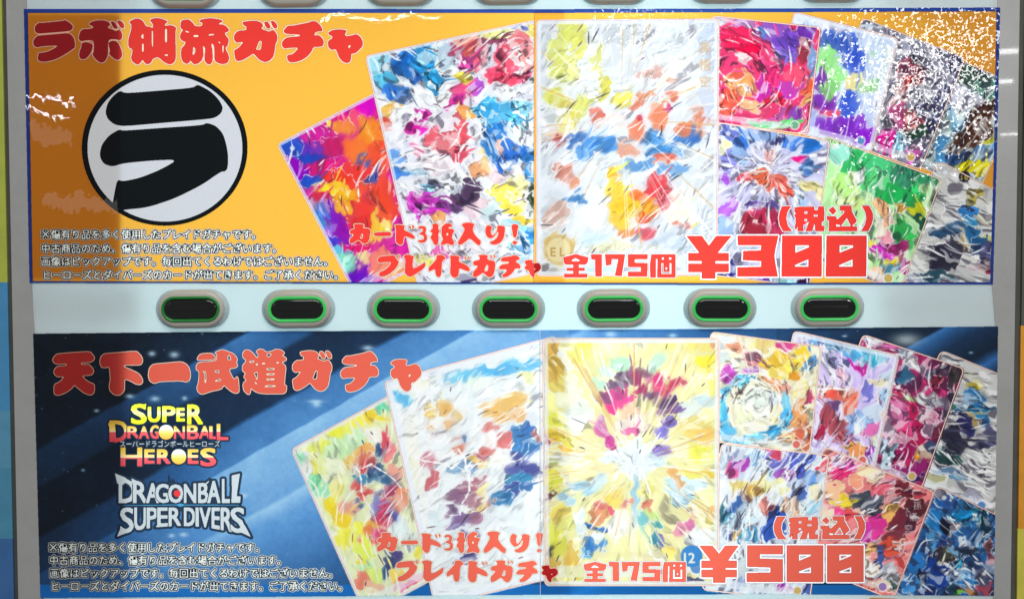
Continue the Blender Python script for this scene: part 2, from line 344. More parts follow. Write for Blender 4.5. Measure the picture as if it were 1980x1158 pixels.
LINE2 = [G(720, 485, 11.647, ['110,200 160,130 340,110 500,95 520,150 560,200 600,240 580,310 520,410 420,500 320,560 200,585 150,560 155,480 240,450 330,390 400,310 420,250 260,260 160,275 120,250', '560,90 600,82 628,105 628,140 600,165 565,155 550,122'], ['578,108 600,104 608,122 598,138 580,134']),
    G(720, 485, 11.647, ['690,115 800,75 950,125 915,170 905,400 1000,370 1100,310 1190,240 1195,340 1140,420 1000,510 860,595 780,560 725,500 735,350 740,180']),
    G(720, 485, 11.647, ['1440,100 1560,85 1620,120 1660,175 1600,210 1570,260 1565,350 1560,480 1545,570 1490,600 1440,570 1420,500 1410,410 1340,440 1290,475 1260,440 1265,375 1350,290 1450,180']),
    G(880, 485, 11, ['-115,100 0,95 115,125 80,160 80,230 180,270 270,320 320,390 300,445 200,415 85,365 80,480 60,550 0,575 -60,560 -110,480 -100,300 -95,170', '188,115 225,125 245,185 212,190', '260,105 295,125 318,182 288,190']),
    G(880, 485, 11, ['480,90 620,80 690,95 700,130 680,160 710,190 790,205 840,220 860,280 850,380 830,480 790,550 730,570 670,540 600,460 520,520 420,570 380,545 380,440 430,400 490,320 390,310 380,260 400,215 520,195 525,140', '738,85 770,95 792,152 762,164', '808,80 842,88 868,147 838,158'], ['615,430 665,300 705,310 695,420 660,435']),
    G(880, 485, 11, ['960,190 1000,140 1150,120 1280,85 1340,110 1390,180 1310,200 1290,240 1360,270 1395,330 1390,380 1280,375 1240,450 1170,520 1090,560 1020,570 990,520 1070,460 1110,395 940,400 925,360 980,290 1140,270 1140,230 980,230']),
    G(880, 485, 11, ['1475,215 1560,190 1650,190 1650,270 1770,250 1820,300 1835,370 1790,430 1690,480 1695,540 1660,580 1600,520 1560,410 1500,410 1470,350 1520,300 1480,260'], ['1670,410 1700,370 1710,395'])]
COUNT = G(1080, 480, 8.25, ['70,145 270,90 480,145 465,235 430,262 325,262 325,308 420,308 420,362 325,362 325,405 465,405 462,470 85,470 85,405 230,405 230,362 125,362 125,308 230,308 230,262 110,262 85,235',
    '515,95 695,95 695,455 585,455 580,185 520,180', '738,95 1065,95 1010,450 895,440 950,178 850,178 845,265 755,282',
    '1105,95 1425,95 1425,175 1215,180 1215,228 1425,235 1418,455 1105,455 1105,372 1310,372 1310,305 1105,303', '1480,95 1870,95 1870,470 1460,470 1455,260'],
    ['205,195 270,158 340,195 320,208 225,208', '1555,175 1577,175 1570,475 1553,475', '1648,148 1680,148 1680,180 1648,180', '1763,148 1797,148 1797,180 1763,180', '1642,238 1670,238 1670,378 1773,378 1773,238 1800,238 1800,408 1642,408', '1708,305 1732,305 1727,342 1710,342'])
YEN3 = G(1320, 390, 5.21, ['35,345 195,345 265,440 335,345 495,345 355,515 465,515 465,600 330,600 330,622 465,622 465,710 330,710 330,775 190,775 190,710 55,710 55,622 190,622 190,600 55,600 55,515 165,515',
    '552,342 965,342 935,480 925,545 935,620 960,755 550,755 550,660 790,655 790,600 605,590 608,495 785,490 790,440 555,440', '1000,342 1405,342 1400,755 995,755', '1448,342 1855,342 1850,755 1440,755'],
    ['1135,440 1270,440 1270,460 1135,515', '1130,655 1130,640 1265,582 1265,655', '1580,440 1717,440 1717,460 1580,515', '1577,655 1577,640 1712,582 1712,655'])
YEN5 = G(1340, 990, 5.657, ['65,362 215,362 285,450 350,362 502,362 385,525 480,525 480,608 355,608 355,626 480,626 480,710 355,710 355,768 218,768 218,710 90,710 90,626 215,626 215,608 90,608 90,525 190,525',
    '590,360 985,360 985,458 732,458 732,502 985,510 985,762 585,762 585,660 845,655 845,602 590,595', '1025,358 1425,358 1425,762 1025,762', '1465,358 1868,358 1868,762 1465,762'],
    ['1160,460 1290,460 1290,475 1160,528', '1160,662 1160,645 1290,598 1290,662', '1600,460 1730,460 1730,475 1600,528', '1600,662 1600,645 1730,598 1730,662'])
TAX = G(1320, 390, 5.21, ['1000,45 1095,45 1055,110 1045,170 1060,240 1105,300 1010,300 975,230 965,165 975,110', '1805,40 1880,40 1915,110 1920,170 1905,230 1870,300 1795,300 1835,230 1850,165 1840,110',
    '1125,60 1180,50 1325,48 1330,85 1360,85 1365,48 1425,48 1430,125 1425,195 1405,205 1400,240 1430,245 1428,300 1335,300 1328,215 1308,300 1235,300 1272,200 1215,240 1220,300 1155,300 1160,240 1145,285 1125,270 1140,200 1122,205 1140,180 1122,130 1145,118 1125,110',
    '1465,85 1515,48 1550,95 1515,135', '1450,145 1540,145 1558,180 1620,120 1630,95 1580,90 1580,40 1700,40 1705,95 1758,195 1730,225 1705,245 1758,250 1758,300 1470,300 1472,190 1450,185'],
    ['1228,98 1255,98 1255,122 1228,122', '1320,133 1360,133 1360,152 1320,152', '1228,175 1252,175 1252,198 1228,198', '1596,247 1655,165 1692,247', '1543,228 1588,238 1585,250 1548,250'])
EMB = G(150, 130, 3.735, ['200,330 215,265 250,215 305,170 345,190 600,170 835,150 868,125 960,175 1020,235 1050,290 1040,330 1005,360 960,375 600,405 340,428 270,418 220,380',
    '160,620 175,560 225,495 300,450 330,460 600,440 900,420 935,402 1000,425 1050,480 1075,560 1088,640 1085,730 1065,755 1035,755 900,850 700,950 500,1015 340,1030 300,1040 250,1000 262,930 285,812 330,825 450,800 600,740 725,668 540,675 330,695 250,720 190,700 165,660'])

RA, BO, SEN, RYU, GA, CHI, YA, TEN, KA, ICHI, BU, DOU, EMB = [smooth(g) for g in (RA, BO, SEN, RYU, GA, CHI, YA, TEN, KA, ICHI, BU, DOU, EMB)]
LINE1 = [smooth(g) for g in LINE1]; LINE2 = [smooth(g) for g in LINE2]
# ------------------------------------------------------------------ glyphs of the built-in font as triangles
_gc = {}
def glyph(ch):
    if ch in _gc: return _gc[ch]
    t = bpy.data.curves.new('t', 'FONT'); t.body = ch; t.resolution_u = 3
    o = bpy.data.objects.new('t', t); COL.objects.link(o); bpy.context.view_layer.update()
    m = bpy.data.meshes.new_from_object(o.evaluated_get(bpy.context.evaluated_depsgraph_get()))
    m.calc_loop_triangles(); V = np.array([v.co[:2] for v in m.vertices]).reshape(-1, 2)
    T = np.array([l.vertices[:] for l in m.loop_triangles]).reshape(-1, 3)
    bpy.data.objects.remove(o); bpy.data.curves.remove(t); bpy.data.meshes.remove(m)
    _gc[ch] = (V, T); return _gc[ch]
def stamp(M, ch, fx, ox, oy, fit=True):
    """draw a glyph; fx maps font coordinates (0..1 box when fit) to photo pixels"""
    V, T = glyph(ch)
    if len(T) == 0: return
    if fit:
        lo = V.min(0); hi = V.max(0); V = (V-lo)/np.maximum(hi-lo, 1e-6)
    Q = (np.array([fx(x, y) for x, y in V])-(ox, oy))*SS
    for t in T:
        a, b, c = Q[t]; x0, y0 = np.floor(Q[t].min(0)).astype(int)-1; x1, y1 = np.ceil(Q[t].max(0)).astype(int)+1
        x0 = max(x0, 0); y0 = max(y0, 0); x1 = min(x1, M.shape[1]); y1 = min(y1, M.shape[0])
        if x1 <= x0 or y1 <= y0: continue
        X = np.arange(x0, x1)[None]+.5; Y = np.arange(y0, y1)[:, None]+.5
        e = lambda p, q: (q[0]-p[0])*(Y-p[1])-(q[1]-p[1])*(X-p[0])
        s = [e(a, b), e(b, c), e(c, a)]; tol = 1e-6
        M[y0:y1, x0:x1] |= ((s[0] >= -tol) & (s[1] >= -tol) & (s[2] >= -tol)) | ((s[0] <= tol) & (s[1] <= tol) & (s[2] <= tol))
def text_line(M, s, x0, x1, yc, h, ox, oy):
    n = len(s); p = (x1-x0)/n
    for i, ch in enumerate(s):
        stamp(M, ch, lambda u, v, i=i: (x0+p*(i+u*.98), yc+h*.40-v*h), ox, oy, fit=False)
def letters(w, items, r, gap):
    """heavy letters kept apart by a thin gap; items are (character, mapping)"""
    M = np.zeros(w.sh, bool)
    for ch, f in items:
        L = np.zeros(w.sh, bool); stamp(L, ch, f, w.X0, w.Y0); L = local_disc(L, r); M = (M & ~local_disc(L, gap)) | L
    return M
def boxes(M, s, bx, ox, oy, warp=None):
    for ch, (a, b, c, d) in zip(s, bx):
        f = (lambda u, v, a=a, b=b, c=c, d=d: (a+(c-a)*u, d+(b-d)*v)) if warp is None else (lambda u, v, a=a, c=c: warp(a+(c-a)*u, v))
        stamp(M, ch, f, ox, oy)

# ------------------------------------------------------------------ printed artwork (abstract energy patterns painted as pixels)
rng = np.random.default_rng(11)
def vn(h, w, cell, seed=None):
    gh, gw = int(h/cell)+3, int(w/cell)+3; g = rng.random((gh, gw))
    y = np.arange(h)/cell; x = np.arange(w)/cell; yi = y.astype(int); xi = x.astype(int)
    fy = (y-yi); fx = (x-xi); fy = (fy*fy*(3-2*fy))[:, None]; fx = (fx*fx*(3-2*fx))[None]
    A = g[yi][:, xi]; B = g[yi][:, xi+1]; C = g[yi+1][:, xi]; D = g[yi+1][:, xi+1]
    return (A*(1-fx)+B*fx)*(1-fy)+(C*(1-fx)+D*fx)*fy
def fbm(h, w, cell, o=4):
    s = 0; a = .5; t = 0
    for _ in range(o):
        s = s+a*vn(h, w, max(cell, 1.2)); t += a; a *= .55; cell /= 2
    return s/t
def field(blobs, base, X, Y):
    num = .10*base+np.zeros(X.shape+(3,)); den = np.full(X.shape, .10)
    best = np.full(X.shape, .06); sec = np.full(X.shape, 1e-4); idx = np.full(X.shape, -1)
    for k, (x, y, rx, ry, c) in enumerate(blobs):
        wt = 2.5*np.exp(-3.0*(((X-x)/rx)**2+((Y-y)/ry)**2))
        num += wt[..., None]*c; den += wt
        n = wt > best; sec = np.where(n, best, np.maximum(sec, wt)); idx = np.where(n, k, idx); best = np.where(n, wt, best)
    cols = np.array([b[4] for b in blobs]+[base]); g = np.log(best/sec); gy, gx = np.gradient(g)
    dist = g/(np.hypot(gx, gy)+1e-3)
    return num/den[..., None], cols[idx], idx, dist
def voro(U, V, seed):
    r = np.random.default_rng(seed); T = r.random((64, 64, 2))
    iu = np.floor(U).astype(int); iv = np.floor(V).astype(int)
    f1 = np.full(U.shape, 9.); f2 = f1.copy(); cid = np.zeros(U.shape, int)
    for du in (-1, 0, 1):
        for dv in (-1, 0, 1):
            a = iu+du; b = iv+dv; j = T[a % 64, b % 64]
            d = np.hypot(a+j[..., 0]-U, b+j[..., 1]-V); k = (a % 1009)*1013+(b % 1013)
            n = d < f1
            f2 = np.where(n, f1, np.minimum(f2, d)); cid = np.where(n, k, cid); f1 = np.where(n, d, f1)
    return f1, f2, cid
def percell(cid, img, r, jit, pw, pd, dark):
    u, inv = np.unique(cid, return_inverse=True); inv = inv.reshape(cid.shape); n = np.bincount(inv.ravel())
    c = np.stack([np.bincount(inv.ravel(), img[..., k].ravel())/n for k in range(3)], 1)
    m = c.mean(1, keepdims=True); sat = 1+.7*r.random((len(u), 1)); c = m+(c-m)*(1+(sat-1)*.35)
    c = c*(1+jit*(r.random((len(u), 1))*2-1)); q = r.random(len(u))
    c[q < pw] = c[q < pw]*.25+.75; s = q > 1-pd; c[s] = c[s]*.25+np.array(dark)*.75
    return np.clip(c, 0, 1)[inv]
def strokes(img, flow, n, cols, lmin, lmax, wmin, wmax, r, swirl=.2, op=.85):
    h, w, _ = img.shape
    for _ in range(n):
        x = r.random()*w; y = r.random()*h
        L = lmin+(lmax-lmin)*r.random()**2; wd = wmin+(wmax-wmin)*r.random(); off = r.normal()*swirl
        c = cols[r.integers(len(cols))] if cols is not None else np.clip(img[int(y), int(x)]*(1+.45*(r.random()-.4)), 0, 1)
        m = 7; pts = []
        for i in range(m+1):
            pts.append((x, y)); a = flow[min(max(int(y), 0), h-1), min(max(int(x), 0), w-1)]+off
            x += math.cos(a)*L/m; y += math.sin(a)*L/m
        for i in range(m):
            (ax, ay), (bx, by) = pts[i], pts[i+1]; R = wd*(1-abs(2*(i+.5)/m-1)**2)*.5+.3
            x0 = max(int(min(ax, bx)-R-1), 0); x1 = min(int(max(ax, bx)+R+2), w); y0 = max(int(min(ay, by)-R-1), 0); y1 = min(int(max(ay, by)+R+2), h)
            if x1 <= x0 or y1 <= y0: continue
            gx = np.arange(x0, x1)[None]+.5-ax; gy = np.arange(y0, y1)[:, None]+.5-ay; dx, dy = bx-ax, by-ay
            t = np.clip((gx*dx+gy*dy)/(dx*dx+dy*dy+1e-6), 0, 1); d = np.hypot(gx-t*dx, gy-t*dy)
            al = np.clip(R+.5-d, 0, 1)[..., None]*op
            img[y0:y1, x0:x1] = img[y0:y1, x0:x1]*(1-al)+c*al
def blobs_of(s):
    out = []
    for b in s.split(';'):
        b = b.strip()
        if b:
            x, y, rx, ry, c = b.split(','); out.append((float(x), float(y), float(rx), float(ry), hx(c)))
    return out
def rounded(quad, r):
    q = [np.array(p, float) for p in quad]; out = []
    for i in range(4):
        p, a, b = q[i], q[i-1], q[(i+1) % 4]; ua = (a-p)/np.linalg.norm(a-p); ub = (b-p)/np.linalg.norm(b-p)
        for t in np.linspace(0, 1, 7):
            out.append(tuple((1-t)**2*(p+ua*r)+2*t*(1-t)*p+t*t*(p+ub*r)))
    return out
def inset(quad, d):
    q = np.array(quad, float); c = q.mean(0); out = []
    for i in range(4):
        p, a, b = q[i], q[i-1], q[(i+1) % 4]; ua = (a-p)/np.linalg.norm(a-p); ub = (b-p)/np.linalg.norm(b-p)
        out.append(tuple(p+(ua+ub)*d))
    return out
#  quad (tl, tr, br, bl), focus of the strokes, shard length, dark ink share, white share, base colour, colour spots with the lighting painted in (darker at the unlit right end), border
TOPC = [  # from the lowest to the topmost
 dict(p='sweep', a=-.9, l='white and steel blue card behind the glare, yellow below', q=[(1790, 88), (1985, 170), (1893, 372), (1698, 290)], f=(1840, 250), pd=.25, pw=.2, b='9aa',
  s='1840,110,30,20,cca;1870,140,30,30,354;1900,170,30,20,587;1860,190,40,20,dde;1905,210,20,30,421;1890,240,25,25,310;1870,265,25,25,421;1900,290,20,20,47a;1845,230,15,25,6ac;1825,290,12,25,48b;1850,310,20,15,247;1880,320,35,14,ed1;1860,350,25,8,224;1905,270,20,12,dd2', m=0),
 dict(p='cut', a=.5, l='magenta card behind the glare', q=[(1668, 34), (1868, 112), (1780, 330), (1578, 255)], f=(1760, 200), pd=.22, pw=.3, b='889',
  s='1690,45,25,10,cde;1750,85,30,20,99a;1800,110,40,25,778;1850,130,20,20,446;1760,130,30,20,a56;1765,155,20,15,822;1740,180,20,20,dbb;1790,170,35,30,889;1820,200,20,40,446;1735,220,15,25,a47;1760,230,20,20,f66;1710,270,15,25,d18;1740,280,20,20,7ce;1775,255,20,15,243;1790,215,20,20,557;1765,300,15,15,c5a;1800,240,15,20,335', m=0),
 dict(p='sweep', a=1.75, l='white and royal blue card with green and violet patches', q=[(1535, 22), (1738, 74), (1686, 296), (1484, 244)], f=(1640, 150), pd=.03, pw=.1, b='cdf', soft=1,
  s='1560,33,30,8,def;1620,50,40,10,dde;1625,80,40,22,35b;1650,110,18,40,35c;1700,100,20,40,cdf;1720,130,15,50,dee;1600,110,22,28,9e8;1610,140,18,25,9e8;1600,170,15,20,8d7;1645,160,20,12,fe9;1680,165,25,10,9d8;1695,105,14,12,8c6;1590,200,25,18,72a;1640,200,15,30,35c;1600,215,28,8,e45;1620,245,50,18,72b;1670,262,25,20,81c;1570,235,10,20,bcf;1700,210,10,40,eef;1590,150,10,30,72a', m=6),
 dict(p='ring', bolt=2, l='red and violet card with a fiery ring pattern', q=[(1376, 30), (1588, 53), (1562, 262), (1350, 234)], f=(1435, 170), pd=.05, pw=.13, b='e47',
  s='1395,38,25,10,ccd;1440,50,20,10,b8c;1420,75,28,18,e25;1450,95,18,14,e14;1440,110,12,10,fdd;1430,160,26,24,fa6;1440,165,14,12,fff;1425,145,12,10,e65;1405,200,18,25,f54;1450,205,25,14,fc9;1475,165,12,30,c3a;1500,60,30,20,85b;1520,75,25,22,64b;1560,60,18,22,63a;1515,110,20,14,76c;1515,135,14,10,e36;1550,100,18,25,934;1570,120,10,30,79c;1490,150,20,20,e37;1540,150,22,16,f57;1560,175,15,20,f64;1520,180,25,14,c4b;1500,200,20,12,e24;1480,240,30,8,7e9;1530,238,25,8,6d7;1545,222,14,10,84b;1510,222,10,8,a59;1560,200,8,14,fa6;1480,60,10,12,58c', m=0),
 dict(p='sweep', a=.35, l='pale white and blue card cropped at the right edge', q=[(1815, 310), (2010, 412), (1902, 620), (1700, 520)], f=(1850, 470), pd=.16, pw=.2, b='c9c9c6',
  s='1830,330,30,15,ccc;1880,375,16,14,b3a23a;1875,385,10,8,664;1872,405,22,12,2a72b8;1880,425,18,10,27a;1850,435,22,10,357;1820,445,20,10,246;1880,450,20,14,269;1893,470,12,18,258;1910,490,10,20,446;1865,460,10,20,a97;1820,500,30,26,223;1840,480,20,20,334;1800,530,30,16,245;1760,540,20,10,99a;1900,420,20,10,ccb;1915,470,14,8,cc8;1900,510,25,8,b7a0a6;1910,520,10,8,a24;1870,530,30,15,bbb;1840,400,20,20,ccc;1800,480,10,10,888', m=0),
 dict(p='flame', l='green and white card with violet and gold at its foot', q=[(1595, 262), (1822, 347), (1740, 566), (1515, 478)], f=(1660, 360), pd=.07, pw=.14, b='bea',
  s='1620,300,25,15,9dc;1660,310,30,20,3b6;1700,320,30,20,4b7;1740,330,30,20,386;1780,345,25,12,396;1640,350,25,25,bf8;1670,340,10,16,fff;1690,350,30,20,5c7;1730,370,40,20,2a5;1760,385,25,14,284;1640,390,25,15,df9;1680,385,15,12,cfb;1705,400,15,18,fb8;1715,430,18,14,d97;1750,400,14,12,b84;1775,405,14,10,bb2;1780,430,14,14,143;1740,450,12,20,294;1715,460,16,10,e9a;1700,440,10,18,fed;1730,480,24,14,926;1700,490,20,10,b3a;1720,505,20,8,dc3;1735,500,10,14,936;1715,525,18,12,48a;1700,530,20,10,fca;1750,520,14,14,a17;1690,545,20,8,dbb;1760,470,8,18,3b5;1690,475,10,8,ed5', m=0),
 dict(p='burst', bolt=3, l='white and violet card with a crimson core', q=[(1388, 236), (1606, 272), (1566, 556), (1352, 530)], f=(1490, 330), pd=.08, pw=.2, b='cce',
  s='1410,255,20,14,67c;1440,265,24,16,37d;1480,255,20,16,8ad;1530,270,26,18,47c;1570,280,18,20,26b;1560,320,16,14,47b;1545,310,16,8,d17;1400,280,14,20,eeb;1410,310,14,20,88d;1405,340,12,12,a5d;1430,300,16,16,9be;1490,310,9,10,fbb;1500,270,12,16,336;1470,340,20,12,e64;1500,350,24,14,e65;1520,370,12,14,e54;1440,350,10,10,e45;1480,390,26,8,437;1480,420,28,24,a24;1460,440,22,22,923;1500,440,20,20,b35;1430,420,14,20,dde;1410,400,16,20,b6e;1400,440,16,20,acf;1430,470,20,10,cde;1560,360,18,10,fe9;1540,380,16,20,cdf;1550,420,16,25,acf;1590,370,10,20,fea;1540,470,30,20,bcd;1400,520,25,12,227;1450,545,30,8,629;1510,540,30,8,9cc;1560,545,30,8,414', m=0),
 dict(p='flame', l='magenta, orange and blue flame card', q=[(534, 279), (750, 166), (905, 466), (690, 579)], f=(650, 330), pd=.03, pw=.02, b='d0259a', soft=1,
  s='555,285,28,22,1a4fc4;600,305,35,16,14b;600,290,20,10,63b;650,215,60,25,e3108c;705,205,26,24,d0c;660,240,30,20,f93;645,240,14,12,ff6;690,225,20,20,f57;640,290,34,18,c02060;610,320,30,14,e2186c;690,290,30,26,ff7a30;715,260,20,30,f92;730,300,20,40,f53;580,330,30,20,80b;600,350,24,16,15c;600,370,24,14,d12aa0;640,345,24,12,fe3020;640,365,40,18,ffe030;690,330,30,20,f03a30;700,312,20,12,2a5db8;665,345,20,16,f43828;670,375,30,16,ffb020;710,355,26,10,f05030;715,345,18,8,2c5db8;620,385,30,12,d02040;740,390,26,50,f54a2c;700,400,30,30,f23a30;660,400,20,16,fb3;610,405,30,16,d0a0c8;615,410,24,14,2a6fd8;640,420,24,16,7a1ab8;610,430,20,14,3a9ee0;660,440,14,30,8a10a8;640,440,14,20,9a6ae0;720,430,14,40,ffd040;700,440,18,40,e8302c;740,440,14,30,ffe040;640,470,26,14,3a3ad0;650,490,20,10,60c8e8;690,480,26,14,e6166c;660,510,20,14,80e0c0;690,530,30,20,5a0ac0;700,500,20,10,fff0a0;740,510,20,20,ff9070;760,520,20,15,ffb040;640,400,8,20,5a0ab0', m=3),
 dict(p='cut', a=-.6, bolt=5, l='large white card with blue, red and yellow shards', q=[(705, 108), (1041, 37), (1148, 505), (812, 578)], f=(880, 300), pd=.07, pw=.2, b='e8eaf6',
  s='730,125,20,20,9cd8ee;745,150,22,20,59b8de;760,180,20,26,2a6cc8;790,120,30,22,1a62b8;820,120,26,30,2482c0;835,150,16,26,2a8cc4;800,150,16,12,1c58b0;770,160,14,10,f0f4ff;800,180,16,16,f4f6ff;770,195,16,12,7aa0e0;830,105,20,12,a8d8ee;860,110,20,20,cde4f4;880,100,16,14,a03a5a;910,90,20,14,c8504a;890,120,16,18,b03a80;920,110,14,22,e06078;900,75,20,12,f0b0a0;955,60,40,14,f4f09a;1000,55,26,10,6a70b8;960,80,30,10,8a3a5a;1020,60,14,14,fff080;975,110,20,30,e85068;960,140,20,20,e84060;1000,90,20,20,e87880;1015,115,16,30,f0a0a0;985,110,14,12,fff4f4;990,150,26,14,f04a68;1020,140,12,20,b04860;1000,175,30,12,f4f8ff;890,150,14,16,f4d840;900,180,26,12,e84a80;860,190,20,14,fff;880,200,16,12,d82a90;920,170,16,20,b04ac8;900,215,20,14,f4a860;750,215,18,14,f4b850;740,240,14,14,e85040;780,230,26,20,f6faff;810,228,16,10,d030a0;800,255,18,12,c81a90;870,240,26,14,f4f0f8;850,260,24,20,ea5a6a;880,255,20,30,e04a58;860,285,20,18,f08088;885,290,14,20,d84a60;945,215,26,18,3aa0da;985,225,30,24,54b4e4;1010,220,20,20,88ccee;960,255,26,18,2a74c8;990,260,18,12,e8f4ff;1000,290,30,16,2a66c4;950,290,20,16,3c86d4;975,310,26,14,2258b8;1020,300,14,20,2a7ad0;965,285,12,10,fbd0c8;930,310,10,22,f8d8a0;780,290,26,20,e6eaff;760,310,20,16,6aa0e8;770,340,22,10,3a7ad8;810,290,14,16,e878a0;850,320,30,16,f0e0e8;920,330,12,18,e8a070;960,340,22,14,f4d0d8;800,335,22,8,70a8d0;850,355,20,10,44465a;830,365,16,8,80b0d0;905,370,24,22,44304e;880,360,26,8,d8e0e8;820,395,30,20,b82aa8;800,385,20,12,c83ab0;860,395,20,10,8a3a90;890,400,20,12,5a3a6a;850,415,14,14,f4a060;920,400,26,14,f4d8e0;960,370,14,14,f8f060;985,385,24,26,fbe850;1000,360,16,16,fff8a0;1010,420,20,10,f4d840;950,410,20,14,d8f0f4;1025,380,6,26,38483a;1025,340,10,14,3a90d8;1000,440,26,14,9ad8f4;1020,460,14,20,2a86dc;960,450,26,12,e8f4ff;890,430,26,10,f4e8ff;800,430,14,14,f0e0f0;830,450,26,12,e8e0f4;860,490,30,10,e060a8;900,480,30,10,f0e8f4;960,490,30,12,e8eef8;1000,490,24,16,78b8ea;790,500,14,10,2a5ac8;830,500,20,12,f0e080;790,520,24,12,f08878;900,540,20,8,3a2a5a;840,540,20,10,e8f0f4', m=3),
 dict(p='sweep', a=-.75, bolt=0, l='large pale silver card with yellow flares and an orange base', q=[(1036, 38), (1391, 36), (1387, 534), (1036, 535)], f=(1200, 230), pd=.02, pw=.16, b='dfe6ee', soft=1, ray=1,
  s='1045,90,20,50,c4ccd4;1060,60,30,20,ccd2da;1100,60,20,26,d8dc6a;1120,90,16,34,d8d860;1080,120,18,40,d4da70;1150,120,14,34,dcdc78;1100,140,20,24,e2e690;1075,190,22,14,d4d460;1095,200,20,10,c8b850;1165,170,12,20,d8d25a;1130,200,16,20,dce070;1200,190,14,12,e4d85a;1110,225,14,12,d8cc50;1090,240,16,20,ece6a0;1140,120,14,60,eaf0f4;1200,60,30,26,ccd4da;1250,60,30,20,d8dee4;1300,80,30,30,dde6ee;1370,80,14,60,c4d0e4;1370,200,14,60,d0daf0;1310,150,40,40,f4f8fa;1260,140,30,12,dcaaa0;1250,190,26,8,d88868;1230,205,18,7,d47860;1290,160,14,10,e0a090;1155,225,12,14,d87060;1160,240,10,8,f8e8e4;1190,230,20,14,f4e4e0;1230,250,16,18,e07858;1280,230,16,22,e07c58;1300,190,10,14,d86a58;1295,220,8,6,d03a6a;1240,235,8,8,cc3048;1355,215,18,10,e09880;1360,235,22,14,dc8a70;1350,255,18,8,e4a890;1320,250,14,12,d87858;1080,270,14,12,a83a40;1065,255,16,12,e8d0c8;1120,270,20,10,3c6cb4;1160,285,26,14,3a7cc8;1130,300,20,12,4a8cd4;1210,290,24,12,d89880;1260,265,20,12,4a90d4;1280,290,30,12,3c84cc;1320,270,20,10,3a74c0;1240,320,30,14,5a94d0;1280,310,14,12,e0604c;1300,330,26,12,6aa0d8;1340,260,14,12,3668b8;1110,350,14,14,d88a70;1090,330,16,16,cc8474;1110,385,20,10,3a74b4;1090,385,10,8,5088c0;1075,410,22,20,c8a498;1070,430,18,14,dcc8c0;1190,340,16,10,f0b030;1195,370,22,18,f4d040;1210,400,26,24,f2c028;1240,380,20,18,ec6a30;1270,360,22,20,dc3c44;1280,385,14,14,d04050;1250,400,14,18,f49a30;1200,430,20,16,f4c840;1210,450,20,10,e88a50;1250,420,14,10,e4502c;1250,450,18,10,d85060;1150,400,20,30,f4f8fa;1310,400,30,30,f8f4e0;1330,380,26,20,eef0e8;1315,430,16,5,d85040;1340,430,10,5,e8e070;1080,480,26,26,d2b46a;1080,480,12,10,ece0b0;1150,460,30,12,cfe8ee;1180,480,40,10,e8e8c8;1300,470,40,14,c8d8e8;1350,450,20,20,d0e0ec;1150,520,40,12,c8e4ec;1240,520,50,14,d4e0ec;1060,520,16,10,b8b8b0', m=6)]
